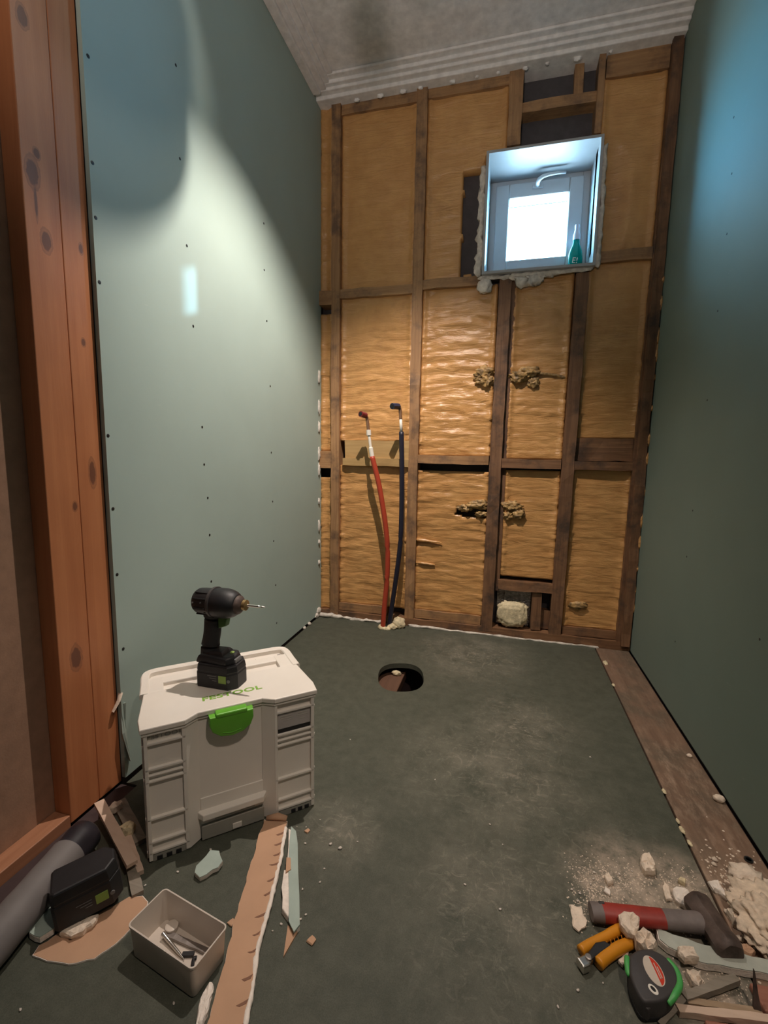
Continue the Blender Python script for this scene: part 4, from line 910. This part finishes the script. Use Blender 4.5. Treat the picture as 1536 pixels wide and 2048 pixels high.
def rod(name, label, cat, a, b, prof, mat, flat=1.0, n=10):
    a, b = Vector(a), Vector(b)
    mb = MB().tube([(b - a) * t for t, r in prof], [r for t, r in prof], n, flat=flat)
    o = mb.build(name, mat, None, auto=40); o.location = a; return tag(o, label, cat)
stick('metal_bar', 'flat grey metal bar lying in the white bin', (-0.588, 0.640, zb + 0.0035), (-0.492, 0.6335, zb + 0.0035), 0.0095, 0.005, M['steel_d'], 1)['category'] = 'metal bar'
rod('drill_bit', 'thin pointed steel bit lying in the white bin', 'drill bit', (-0.592, 0.634, zb + 0.010), (-0.525, 0.611, zb + 0.003), [(0, 0.0042), (0.06, 0.0042), (0.08, 0.0034), (0.5, 0.0030), (0.75, 0.0026), (1, 0.0006)], M['steel'])
MB().box(0, 0.022, -0.004, 0.004, 0, 0.006, 0.001).xf(Matrix.Rotation(0.3, 4, 'Z')).build('plastic_clip', M['black'], None, loc=(-0.535, 0.617, zb)); tag(bpy.context.scene.objects['plastic_clip'], 'small black rectangular plastic clip in the white bin', 'clip')
hk = MB().tube(smooth_path([(0, 0, 0.003), (-0.004, -0.002, 0.003), (-0.002, -0.008, 0.003), (0.004, -0.017, 0.003)], 4), [0.0032] * 13, 8).build('plastic_hook', M['black'], None, loc=(-0.5055, 0.6195, zb)); tag(hk, 'small black hook in the corner of the white bin', 'hook')
cp = MB().lathe([(0.011, 0), (0.012, 0.002), (0.012, 0.010), (0.010, 0.011)], 20).build('bottle_cap', M['bin'], None, loc=(-0.586, 0.6515, zb), auto=40); tag(cp, 'pale round plastic cap in the back corner of the white bin', 'cap')

# ================================================================ FLOOR LITTER, RIGHT SIDE
# club hammer
HM = thing('club_hammer', 'club hammer with worn red and grey handle and dark iron head', 'hammer', (0.32, 0.925, 0.0))
ha, hb = Vector((0.217 - 0.32, 0.901 - 0.925, 0.0195)), Vector((0.440 - 0.32, 0.934 - 0.925, 0.0245))
def hseg(name, t0, t1, mat, r0, r1):
    pts = [ha.lerp(hb, t0 + (t1 - t0) * k / 6) for k in range(7)]
    return MB().tube(pts, [r0 + (r1 - r0) * k / 6 for k in range(7)], 20, flat=0.82).build(name, mat, HM, auto=50)
hseg('handle_end', 0.0, 0.10, M['hgrey'], 0.0180, 0.0192)
hg = hseg('grip', 0.10, 0.62, M['hred'], 0.0192, 0.0186); hg['label'] = 'red painted part of the handle'
hseg('handle_neck', 0.62, 1.0, M['hgrey'], 0.0186, 0.0200)
q = ha.lerp(hb, 0.10); MB().tube([q + Vector((-0.006, 0.007, 0.0128)), q + Vector((0.004, 0.0086, 0.0132))], 0.0036, 8).build('hang_hole', M['ink'], HM)
hd = MB(); A_, B_ = Vector((0.432, 0.985)), Vector((0.458, 0.880))
n_ = 8; L0 = (B_ - A_).length; rings = []
dirv = Vector(((B_ - A_).x, (B_ - A_).y, 0)).normalized(); sd = Vector((-dirv.y, dirv.x, 0))
for t, s_ in ((0, 0.74), (0.05, 0.92), (0.14, 1.0), (0.30, 0.90), (0.5, 0.94), (0.70, 0.90), (0.86, 1.0), (0.95, 0.94), (1, 0.78)):
    p = Vector((A_.x - 0.32, A_.y - 0.925, 0.0245)) + dirv * L0 * t
    r_ = 0.0285 * s_
    rings.append([hd.bm.verts.new(p + (sd * cos(a) + Vector((0, 0, 1)) * sin(a) * 0.92) * r_ * (1.0 if k % 2 else 0.94)) for k, a in enumerate([2 * pi * (j + 0.5) / 12 for j in range(12)])])
for r0, r1 in zip(rings, rings[1:]):
    for k in range(12): hd.bm.faces.new((r0[k], r0[(k + 1) % 12], r1[(k + 1) % 12], r1[k]))
hd.bm.faces.new(rings[0][::-1]); hd.bm.faces.new(rings[-1])
hd.jitter(0.0015, 60).build('head', M['iron'], HM, auto=38)
# orange handled pliers
PL = thing('pliers', 'small pliers with orange grips lying in front of the hammer', 'pliers', (0.23, 0.83, 0.0))
def pp(x, y, z): return (x - 0.23, y - 0.83, z)
MB().tube(smooth_path([pp(0.186, 0.822, 0.013), pp(0.205, 0.838, 0.013), pp(0.24, 0.863, 0.014), pp(0.275, 0.890, 0.014), pp(0.30, 0.905, 0.013)], 4), [0.0085] * 9 + [0.0092] * 8, 14).build('grip', M['orange'], PL, smooth=True)
MB().tube(smooth_path([pp(0.214, 0.806, 0.013), pp(0.232, 0.824, 0.013), pp(0.262, 0.848, 0.014), pp(0.292, 0.868, 0.014), pp(0.315, 0.882, 0.013)], 4), [0.0105] * 9 + [0.0098] * 8, 14).build('grip', M['orange'], PL, smooth=True)
for k in range(7):
    t = k / 6; a_ = Vector(pp(0.225 + 0.045 * t, 0.846 + 0.030 * t, 0.0140))
    MB().tube([a_ + Vector((0.0050, -0.0070, 0.0015)), a_ + Vector((0.0035, -0.0050, 0.0062))], 0.0010, 6).build('grip_ridge', M['orange'], PL)
MB().prism([pp(0.192, 0.808, 0)[:2], pp(0.199, 0.801, 0)[:2], pp(0.228, 0.826, 0)[:2], pp(0.246, 0.840, 0)[:2], pp(0.232, 0.846, 0)[:2], pp(0.214, 0.838, 0)[:2]], 0.008, 0.022, 0.003).build('spring_block', M['black'], PL)
MB().prism([pp(0.176, 0.802, 0)[:2], pp(0.186, 0.786, 0)[:2], pp(0.198, 0.794, 0)[:2], pp(0.205, 0.806, 0)[:2], pp(0.196, 0.815, 0)[:2]], 0.003, 0.020, 0.003).build('jaw', M['steel'], PL)
MB().lathe([(0.006, 0), (0.006, 0.004), (0.004, 0.005)], 16, 'Z', pp(0.197, 0.806, 0.0195)).build('pivot', M['steel_d'], PL)
# tape measure
TM = thing('tape_measure', 'charcoal tape measure with green rubber trim and red and white oval label', 'tape measure', (0.30, 0.79, 0.0))
def tq(p): return [(x - 0.30, y - 0.79) for x, y in p]
tp0 = tq([(0.266, 0.814), (0.285, 0.829), (0.310, 0.836), (0.331, 0.828), (0.341, 0.812), (0.338, 0.790), (0.325, 0.770), (0.303, 0.752), (0.283, 0.744), (0.270, 0.742), (0.263, 0.755), (0.259, 0.780)])
tp0 = [(v.x, v.y) for v in smooth_path([(x, y, 0) for x, y in tp0 + tp0[:1]], 3)[:-1]]
MB().prism(tp0, 0.004, 0.041, 0.005, 3).build('body', M['charcoal'], TM, auto=40)
MB().prism([(x * 1.02, y * 1.02) for x, y in tp0], 0.0, 0.010, 0.002).build('under_shell', M['black_soft'], TM)
MB().tube(smooth_path([pp2 for pp2 in [(0.032, 0.036, 0.036), (0.0415, 0.020, 0.037), (0.0395, -0.001, 0.037), (0.026, -0.021, 0.037), (0.012, -0.032, 0.030)]], 5), [0.0055] * 21, 10).build('rubber_trim', M['tape_green'], TM, smooth=True)
MB().tube(smooth_path([(-0.037, 0.024, 0.034), (-0.040, 0.012, 0.034), (-0.0415, -0.006, 0.030)], 5), [0.0045, 0.005, 0.005, 0.005, 0.005, 0.005, 0.005, 0.005, 0.005, 0.004, 0.003], 10).build('rubber_trim', M['tape_green'], TM, smooth=True)
def oval(cx_, cy_, a, b, ang, n=32, half=None):
    out = []
    for k in range(n):
        t = 2 * pi * k / n; x, y = a * cos(t), b * sin(t)
        out.append((cx_ + x * cos(ang) - y * sin(ang), cy_ + x * sin(ang) + y * cos(ang)))
    return out
LA = atan2(0.772 - 0.820, 0.304 - 0.295)
lcx, lcy = 0.001, 0.006
o = MB().prism(oval(lcx, lcy, 0.0245, 0.0148, LA), 0.0405, 0.0418).build('label_oval', M['label_grey'], TM)
red = [(lcx + 0.023 * cos(t) * cos(LA) - 0.0135 * sin(t) * sin(LA), lcy + 0.023 * cos(t) * sin(LA) + 0.0135 * sin(t) * cos(LA)) for t in [pi * 0.05 + pi * 0.9 * k / 16 for k in range(17)]]
MB().prism(red, 0.0415, 0.0422).build('label_panel', M['label_red'], o)
stq = MB()
for k, (u0, u1, v_) in enumerate(((-0.012, 0.013, 0.0055), (-0.006, 0.012, 0.0085))):
    p0 = Vector((lcx + u0 * cos(LA) - v_ * sin(LA), lcy + u0 * sin(LA) + v_ * cos(LA), 0.0424)); p1 = Vector((lcx + u1 * cos(LA) - v_ * sin(LA), lcy + u1 * sin(LA) + v_ * cos(LA), 0.0424))
    stq.tube([p0, p1], 0.0009, 6)
stq.build('label_marks', M['label_grey'], o)
MB().prism(oval(-0.009, -0.026, 0.0085, 0.0062, LA + 0.5, 20), 0.0405, 0.0416).build('logo_disc', M['white'], TM)
MB().prism(oval(-0.009, -0.0255, 0.0048, 0.0030, LA + 0.5, 12), 0.0414, 0.0420).build('logo_mark', M['ink'], TM)
MB().prism([(-0.030, -0.047), (-0.022, -0.051), (-0.016, -0.045), (-0.024, -0.040)], 0.006, 0.030, 0.002).build('hook_housing', M['charcoal'], TM)
# teal strip, sticks and splinters
sheet('board_strip', 'teal plasterboard strip lying across the rubble below the hammer head', 'plasterboard strip',
      [(0.338, 0.903), (0.378, 0.898), (0.418, 0.893), (0.47, 0.893), (0.523, 0.896), (0.60, 0.90), (0.60, 0.872), (0.511, 0.868), (0.45, 0.862), (0.395, 0.857), (0.348, 0.871), (0.336, 0.882)], 0.0025, 0.015, 'paper_teal_dusty', 'plaster_w', 31, tear=0.0015)
stick('wood_splinter', 'grey wooden lath slanting from the tape measure to the teal strip', (0.349, 0.790, 0.010), (0.452, 0.847, 0.012), 0.013, 0.011, M['splint'], 4)
stick('wood_splinter', 'tan bent twig-like splinter to the right of the tape measure', (0.352, 0.788, 0.007), (0.470, 0.803, 0.008), 0.010, 0.009, M['splint_tan'], 5)
stick('wood_splinter', 'pinkish white lath in the lower right corner', (0.332, 0.769, 0.008), (0.52, 0.800, 0.010), 0.012, 0.012, M['splint_pale'], 6)
stick('wood_splinter', 'grey-green flat sliver curving round the tape measure', (0.352, 0.793, 0.010), (0.298, 0.742, 0.004), 0.009, 0.004, M['splint'], 7, 0.9)
sp = MB().prism([(-0.005, 0), (0.008, 0), (0.004, 0.028), (0.001, 0.06), (0.0, 0.062), (-0.002, 0.030)], -0.003, 0.003, 0.0008); sp.xf(Matrix.Rotation(-0.35, 4, 'X') @ Matrix.Rotation(pi / 2, 4, 'X'))
o = sp.build('metal_shard', M['iron'], None, loc=(0.462, 0.803, 0.008)); tag(o, 'dark pointed shard sticking up beside the pinkish lath', 'shard')
o = MB().box(0, 0.12, -0.028, 0.016, 0, 0.012, 0.003).jitter(0.002, 40).build('wood_offcut', M['redwood'], None, loc=(0.472, 0.832, 0.0015)); o.rotation_euler = (0, 0, 0.06); tag(o, 'reddish wooden offcut at the right edge under the teal strip', 'offcut')
o = MB().box(0, 0.16, -0.030, 0.010, 0, 0.010, 0.003).jitter(0.002, 40).build('wood_offcut', M['redwood'], None, loc=(0.372, 0.757, 0.0)); o.rotation_euler = (0, 0, 0.12); tag(o, 'reddish wooden offcut under the pinkish lath at bottom right', 'offcut')
# plaster chunks
PC = [
 ('flat star-shaped cream plaster flake to the left of the orange pliers', [(0.179, 0.920), (0.203, 0.920), (0.204, 0.905), (0.210, 0.893), (0.204, 0.878), (0.190, 0.865), (0.180, 0.872), (0.180, 0.90)], 0.0, 0.007, 'plaster'),
 ('broken plaster chunk standing alone behind the hammer handle', [(0.351, 1.062), (0.360, 1.085), (0.378, 1.094), (0.383, 1.065), (0.378, 1.045), (0.354, 1.036)], 0.0, 0.020, 'plaster'),
 ('small pinkish plaster lump at the left end of the dust patch', [(0.264, 1.007), (0.276, 1.020), (0.281, 0.998), (0.268, 0.990)], 0.0, 0.011, 'plaster'),
 ('white plaster slab lying against the hammer head and handle', [(0.398, 1.005), (0.410, 1.020), (0.434, 1.018), (0.432, 0.985), (0.418, 0.974), (0.398, 0.985)], 0.0, 0.016, 'plaster_w'),
 ('thin pale plaster bit left of the white slab by the hammer', [(0.382, 1.012), (0.390, 1.032), (0.398, 1.020), (0.394, 0.990), (0.382, 0.985)], 0.0, 0.009, 'plaster'),
 ('flat four-sided plaster flake on the plank above the hammer head', [(0.485, 1.055), (0.509, 1.065), (0.512, 1.030), (0.508, 1.020), (0.497, 1.032), (0.488, 1.036)], 0.001, 0.012, 'plaster_w'),
 ('crumbly chunk at the right side of the hammer head', [(0.492, 0.985), (0.512, 0.995), (0.522, 0.975), (0.505, 0.958), (0.494, 0.962)], 0.001, 0.022, 'plaster'),
 ('brown rubble piece between the hammer head and the teal strip', [(0.480, 0.913), (0.500, 0.922), (0.510, 0.91), (0.497, 0.898), (0.484, 0.899)], 0.001, 0.016, 'paper_brown'),
 ('tiny white plaster wedge at the butt of the hammer handle', [(0.256, 0.972), (0.262, 0.984), (0.270, 0.980), (0.268, 0.966)], 0.0, 0.006, 'plaster_w'),
 ('small cream pebble of foam behind the white slab', [(0.422, 1.042), (0.430, 1.053), (0.440, 1.048), (0.434, 1.036)], 0.0, 0.010, 'foam_cream'),
]
for k, (lab, pts, z, th_, mt) in enumerate(PC): poly_chunk('plaster_chunk', lab, 'plaster chunk', pts, z, th_, M[mt], 40 + k)
poly_chunk('plaster_chunk', 'cream plaster chunk resting on the grips of the orange pliers', 'plaster chunk', [(0.264, 0.890), (0.277, 0.900), (0.293, 0.902), (0.304, 0.895), (0.299, 0.879), (0.287, 0.858), (0.274, 0.858), (0.264, 0.872)], 0.024, 0.020, M['plaster'], 61, tilt=(0.1, 0.0))
poly_chunk('plaster_chunk', 'crumpled cream chunk leaning on the top of the tape measure', 'plaster chunk', [(0.286, 0.862), (0.302, 0.872), (0.317, 0.866), (0.324, 0.852), (0.312, 0.836), (0.296, 0.836), (0.286, 0.845)], 0.016, 0.026, M['plaster'], 62, rough=0.3)
poly_chunk('plaster_chunk', 'squarish cream chunk on the left end of the teal strip', 'plaster chunk', [(0.362, 0.866), (0.382, 0.873), (0.393, 0.872), (0.395, 0.856), (0.368, 0.847), (0.360, 0.855)], 0.012, 0.018, M['plaster'], 63)
poly_chunk('plaster_chunk', 'cream chunk on the floor between tape measure and teal strip', 'plaster chunk', [(0.368, 0.838), (0.380, 0.845), (0.394, 0.842), (0.392, 0.826), (0.380, 0.812), (0.370, 0.818)], 0.0, 0.016, M['plaster'], 64, rough=0.3)
poly_chunk('plaster_chunk', 'small tan plaster splinter hanging left of the tape measure', 'plaster chunk', [(0.252, 0.826), (0.264, 0.838), (0.276, 0.850), (0.272, 0.838), (0.258, 0.820)], 0.0, 0.010, M['plaster'], 65)
# heap of foam rubble in the corner by the plank
hp_ = lump_ball('foam_heap', (0, 0, 0.016), (0.058, 0.075, 0.030), M['rubble'], None, 12, 0.45, 2.3, 5, loc=(0.560, 0.972, 0.006)); tag(hp_, 'big heap of crumbly cream foam at the right edge beyond the hammer', 'rubble')
hp2 = lump_ball('foam_heap', (0, 0, 0.012), (0.030, 0.026, 0.018), M['plaster'], None, 17, 0.5, 2.4, 3, loc=(0.572, 1.085, 0.004)); tag(hp2, 'small crumbly lump on the plank above the big foam heap', 'rubble')
for k, (x, y, r_, lab) in enumerate(((0.617, 1.541, 0.008, 'round cream pebble on the plank half way along the right wall'), (0.624, 1.350, 0.014, 'tan foam pebble on the plank close to the right wall'), (0.548, 1.075, 0.007, 'pale pebble on the plank left of the small crumbly lump'), (0.61, 1.09, 0.010, 'pale flake on the plank against the right wall'))):
    tag(lump_ball('plaster_pebble', (0, 0, r_ * 0.6), (r_, r_ * 0.8, r_ * 0.7), M['plaster'], None, k + 2, 0.2, loc=(x, y, 0.001)), lab, 'pebble')
pb = None; rnd = random.Random(21)
for k in range(14):
    x, y, r_ = rnd.uniform(0.50, 0.63), rnd.uniform(1.02, 1.16) if k < 9 else rnd.uniform(0.90, 1.0), rnd.uniform(0.003, 0.008)
    if k >= 9: x = rnd.uniform(0.49, 0.51)
    if pb is None:
        pb = lump_ball('plaster_crumb', (0, 0, 0.4), (1, 0.75, 0.55), M['plaster'], None, 9, 0.45, sub=2)
        tag(pb, 'small loose plaster crumb on the plank round the foam heap', 'crumb', 'plaster crumbs on the plank'); o = pb
    else:
        o = pb.copy(); COL.objects.link(o)
    o.location = (x, y, 0.001); o.scale = (r_, r_, r_); o.rotation_euler = (0, 0, rnd.uniform(0, 6))
# brown crumbs on the left
for k, (x, y, r_, lab) in enumerate(((-0.316, 0.710, 0.009, 'brown torn paper crumb right of the torn teal strip'), (-0.484, 0.698, 0.008, 'brown paper crumb at the right corner of the white bin'), (-0.431, 0.945, 0.007, 'brown paper crumb behind the torn teal strip'))):
    poly_chunk('paper_crumb', lab, 'crumb', [(x - r_, y - r_ * .5), (x + r_ * .6, y - r_), (x + r_, y + r_ * .4), (x - r_ * .2, y + r_)], 0.0, 0.004, M['paper_brown'], 80 + k)
# countable white specks on the green floor
specks = [(-0.414, 0.987), (-0.361, 0.924), (-0.334, 0.92), (-0.462, 0.951), (-0.439, 0.956), (-0.629, 0.833), (-0.664, 0.763), (-0.709, 0.717), (-0.478, 0.778), (-0.377, 0.801), (-0.347, 0.753), (-0.354, 0.741), (-0.397, 0.706), (-0.387, 0.722), (-0.501, 0.553), (-0.742, 0.477), (0.043, 1.038), (0.33, 1.045), (0.199, 0.936), (0.219, 0.785), (0.245, 1.018), (0.136, 0.725), (0.226, 0.866), (0.215, 0.856), (-0.447, 1.322), (0.011, 1.092), (0.31, 1.45), (-0.347, 0.827), (-0.037, 0.908), (0.038, 0.872), (-0.149, 1.214), (0.173, 0.76), (0.185, 1.029), (0.206, 0.955), (0.225, 0.967), (0.232, 0.985), (0.21, 0.985), (0.19, 0.96), (0.241, 1.0), (0.30, 1.03), (-0.42, 0.91), (-0.35, 0.86), (-0.3, 0.95)]
rnd = random.Random(3); base = None
for k, (x, y) in enumerate(specks):
    r_ = rnd.uniform(0.0018, 0.004) * (1.8 if k in (1, 2) else 1)
    if base is None:
        base = lump_ball('plaster_speck', (0, 0, 0.5), (1, 0.8, 0.6), M['plaster_w'], None, 3, 0.4, sub=1)
        tag(base, 'tiny white plaster speck scattered on the green floor', 'speck', 'plaster specks on the floor'); o = base
    else:
        o = base.copy(); COL.objects.link(o)
    o.location = (x, y, 0.0); o.scale = (r_, r_, r_); o.rotation_euler = (0, 0, rnd.uniform(0, 6))
# dust and granules round the hammer, uncountable
bm = bmesh.new(); rnd = random.Random(9)
def grain(x, y, z, r):
    vs = [bm.verts.new((x + r * cos(a) * rnd.uniform(.6, 1.2), y + r * sin(a) * rnd.uniform(.6, 1.2), z)) for a in (0, 1.26, 2.51, 3.77, 5.03)]
    t_ = bm.verts.new((x, y, z + r * 0.8))
    for i in range(5): bm.faces.new((vs[i], vs[(i + 1) % 5], t_))
for k in range(1500):
    c_ = rnd.choice(((0.34, 1.02, .07, .035), (0.42, 1.04, .04, .03), (0.44, 0.88, .04, .05), (0.41, 0.81, .05, .025), (0.25, 0.98, .03, .03), (0.22, 0.94, .02, .03), (0.28, 1.02, .04, .02)))
    x, y = rnd.gauss(c_[0], c_[2]), rnd.gauss(c_[1], c_[3])
    if x > 0.478: continue
    grain(x, y, 0.0002, rnd.uniform(0.0006, 0.0022))
me = bpy.data.meshes.new('plaster_dust'); bm.to_mesh(me); bm.free()
o = link('plaster_dust', me, M['plaster']); tag(o, 'pale plaster dust and grit strewn round the hammer on the floor', 'dust', kind='stuff')
bm = bmesh.new()
for k in range(900):
    x, y = rnd.gauss(0.565, 0.04), rnd.gauss(1.0, 0.075)
    if not (0.495 < x < 0.636): continue
    grain(x, y, 0.0012, rnd.uniform(0.0008, 0.004))
me = bpy.data.meshes.new('foam_grit'); bm.to_mesh(me); bm.free()
o = link('foam_grit', me, M['plaster']); tag(o, 'crumbly grit strewn on the plank round the foam heap', 'dust', kind='stuff')

# ceiling spotlight above the view; second head added for the round left-wall shade
SL = thing('ceiling_spotlight', 'ceiling spotlight above the top edge of the view with an added shadow-casting head', 'lamp', (-0.36, 1.40, 2.745))
MB().lathe([(0.05, -0.022), (0.05, 0.0)], 28).build('base_plate', M['white'], SL)
MB().tube([(0, 0, -0.02), (0, 0, -0.15)], 0.008, 10).build('arm', M['white'], SL)
MB().tube([(0.0, 0, -0.03), (-0.10, -0.03, -0.08), (-0.185, -0.085, -0.33)], 0.007, 10).build('arm', M['white'], SL)
MB().lathe([(0.012, -0.150), (0.040, -0.165), (0.0475, -0.185), (0.0485, -0.2895), (0.0465, -0.2895), (0.0455, -0.190), (0.010, -0.185)], 28).build('lamp_shade', M['white'], SL, auto=40)
MB().lathe([(0.012, -0.320), (0.045, -0.335), (0.064, -0.37), (0.066, -0.435), (0.060, -0.435), (0.010, -0.40)], 28, 'Z', (-0.185, -0.085, 0)).build('lamp_shade', M['white'], SL, auto=40)  # added head without a lamp, placed to cast the round shadow
